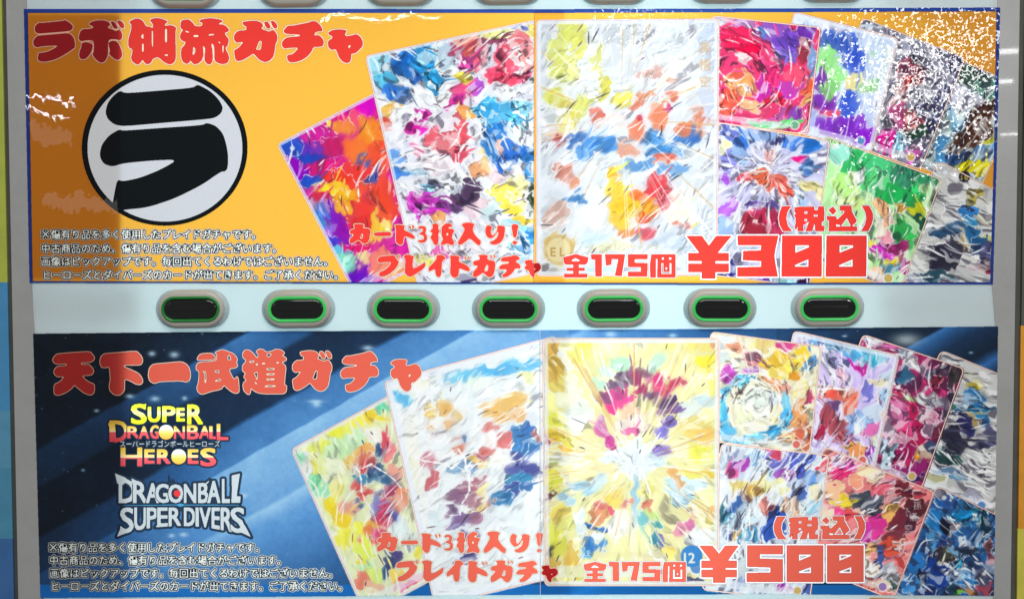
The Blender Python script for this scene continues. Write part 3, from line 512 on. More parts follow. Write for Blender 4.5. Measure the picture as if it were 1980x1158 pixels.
BOTC = [
 dict(p='sweep', a=.5, l='pale card cropped at the right edge, blue and black patches', q=[(1820, 676), (2035, 764), (1916, 1008), (1700, 905)], f=(1860, 800), pd=.16, pw=.2, b='ccccca',
  s='1850,700,30,10,bbb;1890,745,14,12,b5a440;1880,755,8,8,664;1885,770,22,16,2a74b6;1900,785,14,10,27a;1860,785,20,10,258;1840,785,16,8,365;1890,795,18,10,27a;1910,815,10,18,258;1918,840,8,18,557;1878,810,8,18,b9a06a;1860,820,18,20,225;1840,850,30,26,223;1830,880,26,14,244;1870,900,20,10,ccc;1850,920,20,10,58a;1900,880,20,20,ccc;1915,900,10,20,bbb;1885,935,20,12,bbb;1880,960,20,12,aab;1830,910,30,8,68a;1800,925,20,8,cc9;1905,860,20,5,446;1870,720,20,8,ccb', m=0),
 dict(p='cut', a=.3, l='crimson and dark ink card', q=[(1668, 645), (1866, 712), (1782, 946), (1582, 878)], f=(1800, 790), pd=.28, pw=.14, b='a03060',
  s='1690,655,20,8,dde;1720,668,26,8,a58;1750,680,20,8,89a;1760,700,14,12,e0dce0;1770,710,10,10,bbc;1745,720,14,14,368;1790,715,14,14,99a;1820,715,20,14,434;1845,725,16,14,333;1805,735,12,8,c34;1740,755,20,8,c35;1760,760,14,8,9b7;1790,765,16,14,ddd;1810,775,20,14,667;1840,770,14,20,445;1730,790,20,20,d7a;1760,790,14,20,b25;1790,800,16,12,c9a;1830,800,16,14,334;1740,820,20,14,e05088;1720,830,14,20,f0d0e0;1780,820,20,12,a25;1800,830,14,14,e0b0c8;1770,845,30,14,a8184a;1820,835,14,16,702840;1735,855,20,10,d8a0b8;1750,870,20,14,901850;1780,875,26,14,c8b098;1770,880,10,8,f80;1800,870,12,14,346;1720,880,20,20,bce0ec;1740,890,20,14,b8205a;1770,905,30,10,826;1740,920,20,10,c9c;1760,925,20,8,427;1700,860,10,20,ace', m=0),
 dict(p='flame', bolt=2, l='white and ice blue card with an orange core', q=[(1534, 638), (1739, 686), (1690, 912), (1486, 862)], f=(1625, 740), pd=.05, pw=.2, b='dcf',
  s='1550,650,26,8,eef;1580,655,20,8,6ae;1620,665,26,10,7ac;1660,680,26,14,5ad;1690,690,18,18,3ac;1670,715,14,8,c29;1600,690,14,14,bbd;1615,700,9,12,557;1640,705,12,8,558;1625,725,9,12,eab;1600,755,20,10,e54;1630,765,26,12,e86a50;1650,780,12,16,e86a50;1590,745,16,8,ebb;1610,785,22,8,647;1600,810,20,24,a04450;1625,830,16,26,a44a54;1590,835,12,20,a24;1640,850,12,16,a34;1580,790,10,14,dce;1700,740,20,8,f8e8b0;1680,755,14,18,77c;1720,730,10,20,cde;1715,770,10,18,9bd;1660,810,20,20,9be;1690,800,20,14,def;1680,830,20,10,d6a;1700,800,12,10,e86;1660,870,20,14,f8a060;1680,870,18,10,a4c;1640,860,10,8,fc3;1700,850,16,10,eda;1640,890,30,10,fcd', m=6),
 dict(p='ring', l='yellow and white card with a blue burst ring', q=[(1374, 640), (1589, 669), (1566, 878), (1348, 850)], f=(1465, 780), pd=.03, pw=.2, b='f4f0d0', ray=1,
  s='1400,660,14,12,cde;1430,665,18,12,f0a080;1460,690,16,12,e890a0;1455,715,14,10,b87ac8;1410,725,14,14,c850c0;1400,690,14,14,dee;1480,660,20,14,f8e090;1520,670,18,10,d04080;1500,700,26,14,f8c840;1520,710,30,18,fbe070;1545,690,18,14,f8c030;1560,700,12,16,3a80c8;1540,720,14,12,f8a030;1570,660,14,10,c84050;1500,740,18,12,f4a070;1520,750,16,10,e8a090;1400,760,14,14,5ab8e8;1430,735,30,10,70c4ec;1395,800,10,30,50b4e8;1410,835,16,14,58b0e8;1450,850,30,10,7ac8f0;1500,835,18,14,48a8e4;1525,800,14,26,4aa4e0;1520,770,14,16,8ad0f0;1465,790,26,22,fffef0;1460,770,20,14,e8f8e8;1440,800,16,18,f4f8d0;1490,800,14,18,fdf0c0;1490,770,14,12,e8f4f8;1550,750,14,14,f4e0a0;1545,800,12,26,e89a60;1550,840,14,20,d86a50;1530,850,18,12,f0c090;1560,770,8,14,b04060;1450,870,30,8,f4e8e0', m=0),
 dict(p='cut', a=-1.0, l='deep blue card in the lower right corner', q=[(1812, 938), (2012, 1035), (1905, 1245), (1700, 1150)], f=(1850, 1060), pd=.3, pw=.13, b='2a5a94',
  s='1830,965,20,14,2a5a9a;1820,950,12,8,bbb;1870,975,20,12,37a;1900,985,16,10,aab;1860,1000,20,20,1a70a0;1880,1000,18,20,2a8cae;1850,1015,14,10,dcc;1900,1010,14,20,134;1810,1010,18,20,27b;1830,1020,12,14,112;1820,1040,14,16,1a3a80;1800,1040,14,20,59c;1845,1060,20,10,7ac;1825,1070,20,14,443;1870,1060,20,10,234;1900,1060,20,10,37a;1915,1060,6,14,a66;1810,1100,20,34,1a3c8c;1790,1140,16,14,1c4090;1850,1080,14,12,28a;1840,1110,20,14,9bd;1880,1090,20,14,2a6cb0;1870,1120,20,14,3880c4;1900,1110,16,14,8a9ab0;1770,1090,16,20,2a70b4;1760,1130,14,16,4a90d0;1780,1110,10,14,123;1900,1135,16,8,a4485a;1870,1145,20,6,d88a50;1850,1150,14,6,7c4;1866,1090,6,5,c33;1840,1140,14,10,245;1910,1085,8,14,a35068', m=0),
 dict(p='sweep', a=-.5, l='pink, red and white card with dark maroon edge', q=[(1594, 862), (1808, 950), (1728, 1160), (1512, 1074)], f=(1670, 970), pd=.06, pw=.14, b='e88',
  s='1620,890,18,10,dbe;1640,900,22,12,f050b0;1620,920,20,14,e83070;1660,880,20,8,fbe;1650,925,18,12,f4a080;1680,910,20,14,fbe8c0;1610,950,16,18,f8c8a0;1625,975,16,12,fbe040;1660,960,20,16,3a4450;1680,970,22,18,444c5c;1665,980,12,12,f0c8b8;1690,985,14,10,3a4250;1640,990,14,12,e04a50;1620,990,14,8,f48;1600,1000,20,14,fff0d0;1700,940,20,16,e06070;1720,930,16,12,d890b0;1740,935,18,14,702834;1750,950,20,16,6a2430;1735,965,16,10,8a3440;1780,955,14,8,b8404a;1770,985,14,20,4a2028;1760,1010,14,20,4c2030;1740,1010,16,20,6c2838;1700,1010,16,22,d83a94;1680,1030,12,14,c838a0;1720,990,14,14,f8c070;1730,1040,16,12,70303c;1720,1060,18,20,d8503c;1740,1055,10,14,e86048;1745,1080,10,14,c8403c;1700,1070,12,20,3a5aa8;1690,1060,14,18,f4b070;1680,1100,18,14,f8e8d0;1700,1105,20,12,b8c0cc;1720,1110,18,14,c8ccd4;1690,1130,18,8,e89a70;1710,1130,14,8,f0d0b8;1725,1125,12,8,80c8a8;1680,1140,14,6,a4485a', m=0),
 dict(p='sweep', a=-1.1, bolt=3, l='white card with blue, violet and yellow shards', q=[(1394, 856), (1604, 879), (1566, 1165), (1356, 1140)], f=(1490, 950), pd=.07, pw=.22, b='d8e4f4',
  s='1420,880,20,12,9ac;1430,895,16,12,b040b8;1415,910,14,10,e05090;1460,880,20,12,8ab8e0;1490,870,14,10,e04868;1500,890,18,12,7070c8;1530,880,18,14,5a60b8;1545,900,18,16,4a5ac0;1560,880,14,12,6a80d0;1590,890,8,18,e85060;1520,910,14,12,9a50b0;1535,930,18,14,b8c8e8;1570,920,14,18,6a98d8;1490,905,14,10,a8ccf0;1430,940,22,14,f0d878;1455,950,18,14,e8b868;1470,935,16,12,f8f0a8;1510,940,18,20,f8f4b8;1545,950,14,16,4a6ab8;1420,975,16,10,3a60a0;1440,970,12,10,6a4a48;1400,990,16,12,5ab0d0;1430,1000,24,16,c8e4f4;1460,980,18,14,d8e8f4;1480,975,12,12,d87a70;1490,985,10,14,c85a50;1500,1000,20,26,2a4ca8;1490,1030,20,14,3054b0;1520,975,12,14,d0a890;1540,980,14,16,f4d0b8;1570,975,14,14,a8d8f0;1580,950,12,18,f8e4b0;1410,1035,10,10,3a4a80;1425,1030,12,8,e8b060;1450,1035,18,10,4a90b8;1420,1060,14,20,e0f0f4;1440,1100,20,16,e0eef0;1420,1130,20,10,a0b8e0;1470,1140,30,8,d0d8f0;1520,1140,18,8,a850b0;1560,1140,16,8,4a60a8;1600,1140,20,10,3a70b8;1640,1145,20,8,d0e4f4', m=0),
 dict(p='flame', bolt=2, l='yellow, green and white card with a crimson streak', q=[(562, 868), (784, 746), (930, 1070), (706, 1190)], f=(690, 900), pd=.03, pw=.08, b='e8f0c0', soft=1,
  s='580,885,12,16,80c8a0;590,900,14,18,f4f4f0;620,860,26,10,e8f060;650,830,24,14,f0f048;690,810,20,16,fcf060;720,800,18,16,fad838;740,790,14,12,60c8a0;745,815,14,10,f8e040;660,860,26,20,c8f0b8;640,870,16,20,d8f8c0;690,850,18,20,d0f4c8;620,900,16,20,e8f0a0;600,930,14,20,80e0a8;620,950,16,14,a0e8b8;610,905,14,12,f0e848;640,900,14,20,f0f8d8;720,840,16,14,fff8f0;700,870,18,12,f0b060;680,885,14,14,f0c870;705,880,10,12,d86a58;728,870,8,16,2a4a80;745,860,14,16,e04a60;755,880,14,16,f08088;690,905,10,10,e8e0d8;715,900,16,14,d84a50;730,910,12,16,284a78;700,925,18,10,3a80b0;740,930,20,10,2c5888;760,920,14,14,f0a090;690,940,10,14,e05858;705,955,12,12,e04848;672,985,14,12,e8a090;690,975,8,8,38508c;650,950,12,20,f8f0a0;640,980,18,16,f8dc30;660,1000,16,18,fbd830;680,1030,20,18,f4f050;700,1060,20,16,e0f060;660,1040,16,14,f4e850;750,950,14,12,a03058;770,960,14,16,e88868;745,980,18,14,c83860;730,975,10,18,7a80c8;760,985,8,18,5a68b8;740,1000,24,12,d84060;720,1010,18,10,f0c050;730,1030,20,10,d83868;710,1030,12,14,e88048;730,1050,18,8,e85050;770,1020,16,26,e0f0f4;790,1040,20,16,e8f4f0;760,1070,12,12,48407c;750,1090,12,16,2c3a70;745,1105,10,10,284880;700,1090,16,16,c0f0b0;720,1110,16,14,d8f080;690,1080,12,10,f4e050;700,1120,16,12,f0806c;720,1130,18,8,f4b8a0;770,1110,20,12,f4d060;780,1125,20,8,e84888;800,1110,20,12,f8a8c0;810,1060,14,14,f4e448', m=3),
 dict(p='sweep', a=-.65, bolt=4, l='large washed out white and sky blue card', q=[(742, 737), (1075, 648), (1172, 1092), (840, 1172)], f=(900, 900), pd=.02, pw=.3, b='f0f8fc', soft=1,
  s='775,765,20,14,5ab8e8;790,745,20,10,f8f8e0;900,725,40,12,70c4ec;960,715,40,12,58b4e8;1000,705,30,10,78c8f0;1030,700,16,10,60b8ec;930,740,30,10,e8f8e8;1020,730,18,16,f4f4b8;800,740,30,14,fbfbe8;830,800,16,18,eec070;860,790,18,22,f0b860;885,800,14,18,eec87c;870,815,18,12,e8a868;835,825,14,12,e8b880;850,840,16,10,e89898;870,835,10,8,fff;880,850,14,8,d88a80;895,850,10,14,3c5a90;885,870,12,12,d87050;960,790,20,18,f0bc68;990,780,20,20,eec070;970,805,18,12,e8aa60;1000,800,16,12,e8b478;950,830,14,10,d8807a;960,850,12,12,fff4f0;980,850,14,14,d87070;945,870,16,12,d8706c;1000,835,14,16,3a78b8;1020,830,16,18,3a6ab0;1015,860,20,16,3474b8;1000,880,20,10,444c8c;1030,810,14,12,e8eef4;1030,840,8,10,d88a80;830,890,14,16,c87080;835,920,14,14,c86068;900,900,18,10,6a88b0;880,910,12,8,7aa0c0;930,885,16,8,c87888;920,895,26,8,f8c870;960,900,14,8,f4f8fa;970,890,26,16,fffef8;1000,900,20,14,5058a0;1020,910,18,16,484e90;1000,925,20,12,3c88b8;990,950,18,18,4458a0;975,965,20,12,3070a8;955,975,8,8,d89080;1010,945,16,12,3868a8;920,930,12,12,b06878;900,945,20,16,9c6880;880,960,18,14,886080;915,960,16,14,a87884;875,985,12,8,8a6a90;890,1000,16,14,806494;915,1000,16,12,906078;880,1015,16,10,705c94;930,980,18,10,f8d890;930,950,10,14,f8e0a0;900,1040,14,10,7a6ca0;900,1075,12,12,3c3870;790,850,14,50,fbfbee;800,900,12,40,f8f8e0;810,960,14,40,fafaf0;840,1000,14,20,e4f4fa;1030,1000,20,20,f0fafc;960,1040,30,20,f4fafc;990,1100,40,16,e8f0f4;880,1110,30,12,e4ecf4;1020,1080,20,16,f4f4f8;860,840,60,60,f4fafc;800,980,40,40,f6fafc', m=9),
 dict(p='burst', l='large golden yellow card with a pale blue burst and magenta plume', q=[(1049, 653), (1392, 653), (1390, 1132), (1052, 1132)], f=(1225, 895), pd=.015, pw=.14, b='f2eeb0', soft=1, ray=1,
  s='1060,670,20,20,d8b060;1065,710,20,26,d4b058;1080,740,16,26,e0cc70;1070,770,18,26,dcd88c;1095,700,14,16,e8e8d8;1130,670,20,10,ecec70;1120,690,16,14,f0e880;1180,670,18,12,f4f4c0;1230,665,20,10,f0f0d0;1290,665,20,10,f2ee90;1350,665,20,10,f0dc80;1380,670,10,12,e8a070;1370,700,20,14,f4e440;1380,740,12,20,f6ec80;1350,740,16,20,f8f4b0;1380,690,8,14,e0b060;1100,760,18,30,f4f6e0;1120,800,20,30,eef6f0;1070,810,16,16,dcdc58;1075,840,20,12,e0c040;1100,850,14,16,ece070;1058,845,8,14,8a3c50;1065,850,8,8,f4c080;1105,870,20,8,ecb060;1130,860,16,10,f4ecc0;1200,700,20,10,b8e8cc;1175,720,16,10,c0e8d4;1160,745,14,8,b8e4cc;1270,700,14,12,c8ecdc;1205,725,18,14,6a5070;1190,745,20,10,6c5478;1220,715,10,10,905880;1250,720,14,8,7a5470;1230,730,10,10,a04070;1265,735,16,14,d83c78;1300,740,16,10,c03860;1285,755,16,10,e0487c;1240,755,12,8,b03068;1190,765,18,10,c84890;1210,775,20,10,e84c98;1180,785,14,12,e83c8c;1170,770,14,10,8a4c80;1260,765,16,8,704c78;1300,775,20,10,644878;1310,790,14,8,5c4480;1290,790,16,8,7c4880;1165,830,14,12,d86aa8;1175,850,14,16,d0489c;1160,820,10,16,c878b8;1180,865,10,8,c83878;1290,820,14,16,6858b0;1280,840,16,10,7068c0;1275,870,14,10,9078c8;1230,800,24,10,eac0a8;1225,825,30,14,ecdcd8;1225,840,16,6,e06aa8;1225,890,34,34,e6f4fc;1225,900,22,22,f4fcff;1180,880,20,14,e4f0f8;1270,890,16,16,d0e8f8;1330,790,26,14,e8f4f0;1360,770,18,12,d0e8f4;1340,820,26,14,ecdc88;1365,840,20,16,ecc468;1340,840,20,12,f0d070;1370,880,18,12,f6f4a0;1350,870,26,12,f2ee60;1320,870,20,12,f4f2c8;1090,890,30,10,f0f4e8;1065,900,12,14,aab070;1060,920,10,20,d8c840;1070,930,16,20,d8d850;1058,905,8,8,844050;1055,955,6,8,503030;1120,920,26,10,f8f0b0;1130,940,30,8,a8d4f0;1090,965,20,8,8cc4ec;1150,930,14,14,d4ecf8;1170,905,20,14,f4e8b8;1340,910,20,16,f6ee78;1370,910,16,8,e8c850;1300,920,12,10,eab070;1310,935,12,8,e4a870;1340,940,30,14,d4ecf8;1300,945,20,12,b8e0f4;1320,960,20,10,90c8ec;1190,950,18,10,f0d880;1190,960,16,12,f4dc68;1165,975,12,8,e07070;1180,980,10,6,e45870;1160,990,14,8,e8946c;1210,970,10,6,d88888;1225,960,5,50,a4d4f0;1245,950,12,14,e8e08c;1250,975,12,8,d87868;1260,990,12,12,c8e890;1240,1000,10,10,50b0d0;1270,1015,12,6,40a0a8;1260,1035,10,12,3880a0;1275,1045,8,12,6a58a8;1150,1010,14,8,2858a8;1170,1015,10,8,3060b0;1150,1030,14,8,e8f0f8;1140,1050,12,12,2c70c0;1160,1050,10,10,3c80c8;1130,1065,12,8,60b0e8;1120,1010,14,30,e4f4f8;1200,1010,20,30,fcfcf0;1090,1010,20,20,e8e890;1070,1040,20,30,e0e058;1060,1060,8,14,403828;1065,1090,14,16,c8a850;1100,1080,14,26,dcb858;1110,1110,20,12,e4d850;1060,1110,12,14,d0b468;1150,1090,20,14,f0e8b0;1080,990,26,14,f0d870;1290,1070,16,16,f4d870;1240,1090,26,12,f4ecc0;1200,1100,26,10,f4f4c8;1310,1020,10,14,e890b0;1330,1010,12,10,d870a8;1345,990,10,10,f0c090;1380,990,8,16,f0b870;1370,1010,12,12,f6e47c;1350,1040,26,20,e8f4f8;1380,1040,8,14,d8d8a0;1310,1110,16,8,c8b8e0;1340,1120,20,6,3a3860', m=6)]

def paint_card(img, X0, Y0, c, k):
    poly = np.array(c['q'], float)
    x0 = max(int(poly[:, 0].min())-2, X0); x1 = min(int(poly[:, 0].max())+2, X0+img.shape[1])
    y0 = max(int(poly[:, 1].min())-2, Y0); y1 = min(int(poly[:, 1].max())+2, Y0+img.shape[0])
    h, w = y1-y0, x1-x0; r = np.random.default_rng(100+k)
    Y, X = np.mgrid[y0:y1, x0:x1].astype(float)
    soft = bool(c.get('soft')); pat = c.get('p', 'burst'); rot = c.get('a', .8)
    am = 12
    WX = X+(fbm(h, w, 30, 2)-.5)*am*2.4+(fbm(h, w, 9, 2)-.5)*4; WY = Y+(fbm(h, w, 30, 2)-.5)*am*2.4+(fbm(h, w, 9, 2)-.5)*4
    fx, fy = c['f']; n1 = fbm(h, w, 70, 2)-.5
    an = np.arctan2(WY-fy, WX-fx); ra = np.hypot(WX-fx, WY-fy)
    if pat == 'burst': U, V_, flow = an*8+n1*3, np.log(ra+16)*3.0, an+n1*.6
    elif pat == 'ring': U, V_, flow = an*2.6+ra/60, ra/9+n1*4, an+1.57+ra/200
    elif pat == 'flame':
        flow = -1.5+rot*.0+np.sin(Y/37+X/55)*.55+n1*1.6+(X-fx)/260
        U, V_ = (WX+np.sin(Y/30+X/90)*14)/10, WY/44
    elif pat == 'sweep':
        flow = rot+n1*1.5; ca, sa = math.cos(rot), math.sin(rot)
        U, V_ = (WY*ca-WX*sa+n1*50)/9, (WX*ca+WY*sa)/48
    else: flow = rot+.8*(1+np.tanh(n1*10))+n1*.5; U, V_ = WX/19+WY/60, WY/17-WX/50
    # a lens-shaped pull towards streaming edges: sample the colour areas dragged along the flow
    dr = (vn(h, w, 7)-.5)*14; WX = WX+np.cos(flow)*dr; WY = WY+np.sin(flow)*dr
    B = blobs_of(c['s']); Fs, Fc, idx, dist = field(B, hx(c['b']), WX, WY)
    k1 = .35 if soft else .7
    F = Fs*(1-k1)+Fc*k1
    ks = 1.0 if soft else 1.25
    f1, f2, cid = voro(U*ks, V_*ks, k)
    cid = cid+(idx % 97)*20000003
    dark = (.12, .09, .18)
    A = percell(cid, F, r, .10 if soft else .15, c['pw']*(.4 if soft else .75), c['pd']*.8, dark)
    mixf = .45 if soft else .7
    I = F*(1-mixf)+A*mixf
    q1, q2, cid4 = voro(U*2.3+7, V_*2.1+3, k+31); lw4 = (np.sin((cid4+idx)*12.9898)*43758.5) % 1; zone = np.clip((fbm(h, w, 38, 2)-.44)*8, 0, 1)
    tone = np.where(lw4 < .15, .62, np.where(lw4 > .84, 1.35, 1.0)); tone = 1+(tone-1)*zone*(.35 if soft else 1); I = np.clip(I*tone[..., None], 0, 1)
    wh4 = ((lw4 > .955)*zone*(.5 if soft else .9))[..., None]; I = I*(1-wh4)+wh4
    al = np.clip(1.0-(q2-q1)*5, 0, 1)*(lw4 < .30)*zone*(.2 if soft else .6); I = I*(1-al[..., None])+(I*.25+np.array([.05, .03, .09]))*al[..., None]
    acc = I.copy(); yy, xx = np.mgrid[0:h, 0:w]; cx_, sx_ = np.cos(flow), np.sin(flow); nn_ = 1
    for t_ in (-6, -4, -2.4, -1, 1, 2.4, 4, 6):
        acc += I[np.clip((yy+sx_*t_).astype(int), 0, h-1), np.clip((xx+cx_*t_).astype(int), 0, w-1)]; nn_ += 1
    wm = np.clip((fbm(h, w, 34, 2)-.40)*5, .0, .7 if soft else .45)[..., None]; I = I*(1-wm)+acc/nn_*wm
    # inked and white contours between colour areas
    hh = (np.sin(idx*78.233+1.3)*43758.5) % 1; br = fbm(h, w, 16, 2)
    dist = dist*1.0
    al = np.clip(1.2-dist, 0, 1)*(hh < .62)*np.clip((br-.40)*9, 0, 1)*(.28 if soft else .8); ink = I*.22+np.array([.06, .04, .10]); I = I*(1-al[..., None])+ink*al[..., None]
    al = np.clip(1.6-dist, 0, 1)*(hh > .72)*np.clip((br-.42)*9, 0, 1)*.8; I = I*(1-al[..., None])+al[..., None]
    n = w*h
    strokes(I, flow, n//900, None, 12, 46, 1.0, 4.0, r, .15)
    strokes(I, flow, n//2400, [np.array([1, 1, 1.])], 14, 70, .5, 3.0, r, .12)
    strokes(I, flow, int(n*(.0001+c['pd']*.004)), [np.array([.2, .14, .25]), np.array([.35, .2, .28]), np.array([.1, .1, .16])], 8, 34, .3, 1.5, r, .2)
    if c.get('bolt'):
        for _ in range(c['bolt']):
            p = np.array([fx-x0, fy-y0])+(r.random(2)-.5)*30; a = r.random()*6.28; wd = 1.2+r.random()*1.6
            for _i in range(9):
                q = p+np.array([math.cos(a), math.sin(a)])*(9+r.random()*16); strokes_line(I, p, q, wd, np.array([1, 1, 1.]), .95); p = q; a += r.normal()*.7; wd *= .86
    if c.get('ray'):
        for _ in range(60):
            a = r.random()*6.283; d0 = 45+r.random()*60; L = 60+r.random()*150
            q = np.array([math.cos(a), math.sin(a)]); p = np.array([fx-x0, fy-y0])+q*d0
            strokes_line(I, p, p+q*L, .5+r.random()*1.1, np.clip(hx(('e8b870', 'ffffff', 'd8a868', 'f8f8e0')[r.integers(4)]), 0, 1))
    I = I*(1+(rng.random((h, w, 1))-.5)*.05)
    m = np.zeros((h*SS, w*SS), bool); fill_poly(m, rounded(c['q'], 12), x0, y0)
    m = m[::SS, ::SS]
    # pale margin of the card stock inside the border
    if c['m']:
        m2 = np.zeros((h*SS, w*SS), bool); fill_poly(m2, inset(c['q'], 4+c['m']), x0, y0); m2 = m2[::SS, ::SS]
        I[~m2] = I[~m2]*.3+np.array([.93, .95, 1.])*.7
    card_frame(I, x0, y0, c)
    S_ = img[y0-Y0:y1-Y0, x0-X0:x1-X0]; S_[m] = np.clip(I, 0, 1)[m]
def card_frame(I, x0, y0, c):
    """plain info bar, badge and corner mark printed on each card"""
    if not c.get('fr', 1): return
    tl, tr_, br_, bl = [np.array(p, float)-(x0, y0) for p in c['q']]
    Pq = lambda u, v: tl*(1-u)*(1-v)+tr_*u*(1-v)+br_*u*v+bl*(1-u)*v
    Wd = np.linalg.norm(tr_-tl); e = (tr_-tl)/Wd
    h = I.shape[0]; w = I.shape[1]; M = np.zeros((h*SS, w*SS), bool)
    fill_poly(M, [tuple(Pq(.07, .915)), tuple(Pq(.80, .915)), tuple(Pq(.84, .93)), tuple(Pq(.80, .965)), tuple(Pq(.07, .965))], 0, 0)
    a = (M[::SS, ::SS]*.55)[..., None]; I[:] = I*(1-a)+np.array([.93, .96, .98])*a
    hs = abs(hash(round(c['f'][0]*7+c['f'][1])))
    for u, v, r0, col in ((.87, .925, .045, 'f4f4f8'), (.87, .925, .033, ('7a5ab0', 'd85040', '3a78c0', '50a070', 'c8a040', '705080')[hs % 6]), (.10, .065, .02, 'e8ecf4')):
        p = Pq(u, v); dot(I, 0, 0, p[0], p[1], r0*Wd, col, .8)
def strokes_line(img, a, b, R, c, op=.6):
    h, w, _ = img.shape; x0 = max(int(min(a[0], b[0])-3), 0); x1 = min(int(max(a[0], b[0])+3), w); y0 = max(int(min(a[1], b[1])-3), 0); y1 = min(int(max(a[1], b[1])+3), h)
    if x1 <= x0 or y1 <= y0: return
    gx = np.arange(x0, x1)[None]+.5-a[0]; gy = np.arange(y0, y1)[:, None]+.5-a[1]; d_ = b-a
    t = np.clip((gx*d_[0]+gy*d_[1])/(d_@d_), 0, 1); d = np.hypot(gx-t*d_[0], gy-t*d_[1]); al = (np.clip(R*(.3+t)+.5-d, 0, 1)*op)[..., None]
    img[y0:y1, x0:x1] = img[y0:y1, x0:x1]*(1-al)+c*al

def small_text(img, X0, Y0, s, pts, h, col, alpha=.9, bold=.5):
    M = np.zeros((img.shape[0]*SS, img.shape[1]*SS), bool)
    for ch, (x, y) in zip(s, pts): stamp(M, ch, lambda u, v: (x+u*h-h*.5, y+h*.4-v*h), X0, Y0, fit=False)
    bb = crop(M)
    if bb is None: return
    y0, y1, x0, x1 = [int(k) for k in bb]; y0 = max(y0-4, 0)//2*2; x0 = max(x0-4, 0)//2*2; y1 = min((y1+5)//2*2, M.shape[0]); x1 = min((x1+5)//2*2, M.shape[1])
    Mc = disc(M[y0:y1, x0:x1], bold).astype(float); Mc = (Mc[::2, ::2]+Mc[1::2, ::2]+Mc[::2, 1::2]+Mc[1::2, 1::2])/4*alpha
    s_ = img[y0//2:y1//2, x0//2:x1//2]; s_[:] = s_*(1-Mc[..., None])+hx(col)*Mc[..., None]
def dot(img, X0, Y0, x, y, r, col, al=1.0):
    Y, X = np.mgrid[0:img.shape[0], 0:img.shape[1]]; a = (np.clip(r+.5-np.hypot(X+X0+.5-x, Y+Y0+.5-y), 0, 1)*al)[..., None]
    img[:] = img*(1-a)+hx(col)*a

def to_image(name, img, X0, Y0):
    """resample from photo pixels to the flat plane of the sheet and keep it as packed image"""
    H, W, _ = img.shape; s = DIST/FPX
    c = world(np.array([X0, X0+W, X0, X0+W]), np.array([Y0, Y0, Y0+H, Y0+H]))
    xa, xb = c[:, 0].min(), c[:, 0].max(); za, zb = c[:, 2].min(), c[:, 2].max()
    w2, h2 = int((xb-xa)/s), int((zb-za)/s)
    gx, gz = np.meshgrid(xa+(np.arange(w2)+.5)/w2*(xb-xa), za+(np.arange(h2)+.5)/h2*(zb-za))
    px, py = photo(np.stack([gx, np.zeros_like(gx), gz], -1)); px = np.clip(px-X0-.5, 0, W-1.001); py = np.clip(py-Y0-.5, 0, H-1.001)
    xi = px.astype(int); yi = py.astype(int); fx = (px-xi)[..., None]; fy = (py-yi)[..., None]
    O = img[yi, xi]*(1-fx)*(1-fy)+img[yi, xi+1]*fx*(1-fy)+img[yi+1, xi]*(1-fx)*fy+img[yi+1, xi+1]*fx*fy
    im = bpy.data.images.new(name, w2, h2); buf = np.ones((h2, w2, 4), np.float32); buf[..., :3] = np.clip(O, 0, 1)
    im.pixels.foreach_set(buf.ravel()); im.update(); im.pack()
    return im, lambda P_: np.stack([(P_[:, 0]-xa)/(xb-xa), (P_[:, 2]-za)/(zb-za)], 1)

# ------------------------------------------------------------------ materials in use
M_border = print_mat('card edge print', lh('e2b9a8'), lh('e8c8c0'))
M_orange = print_mat('orange print', (.50, .15, .008), (.82, .52, .07))
M_blueline = print_mat('blue border print', (.012, .03, .19), (.03, .075, .30))
M_red = print_mat('red lettering print', (.25, .008, .012), (.92, .055, .038))
M_red2 = print_mat('light red lettering print', (.34, .018, .016), (.72, .135, .085))
M_redshade = print_mat('shaded red lettering print', (.20, .008, .010), (.38, .010, .012))  # red with the shade of the doubled sheets put into the colour
M_pink = print_mat('pink outline print', (.80, .40, .28), (.9, .75, .62))
M_white = print_mat('white outline print', (.75, .72, .75), (.8, .78, .82))
M_note = print_mat('notice white print', (.80, .84, .80), (.55, .58, .56))
M_notek = print_mat('notice dark outline print', (.016, .024, .028), (.03, .055, .08))
M_noteg = print_mat('notice pale glow print', (.66, .47, .34), (.75, .66, .56))
M_noteg2 = print_mat('notice pale blue glow print', (.44, .46, .48), (.48, .60, .72))
M_black = print_mat('black print', (.002, .003, .004), (.002, .004, .005))
M_embw = print_mat('emblem white print', (.74, .75, .77), (.22, .25, .31))
M_logow = print_mat('logo white print', (.62, .68, .72), (.36, .42, .46))
M_logok = print_mat('logo dark outline print', (.012, .02, .04), (.02, .045, .085))
M_reddot = print_mat('logo red dot print', (.6, .03, .03), (.7, .05, .06))
M_ball = print_mat('logo ball print', (.7, .45, .12), (.75, .6, .25))
M_seam = plastic('cut paper edge', (.8, .8, .8), .6)

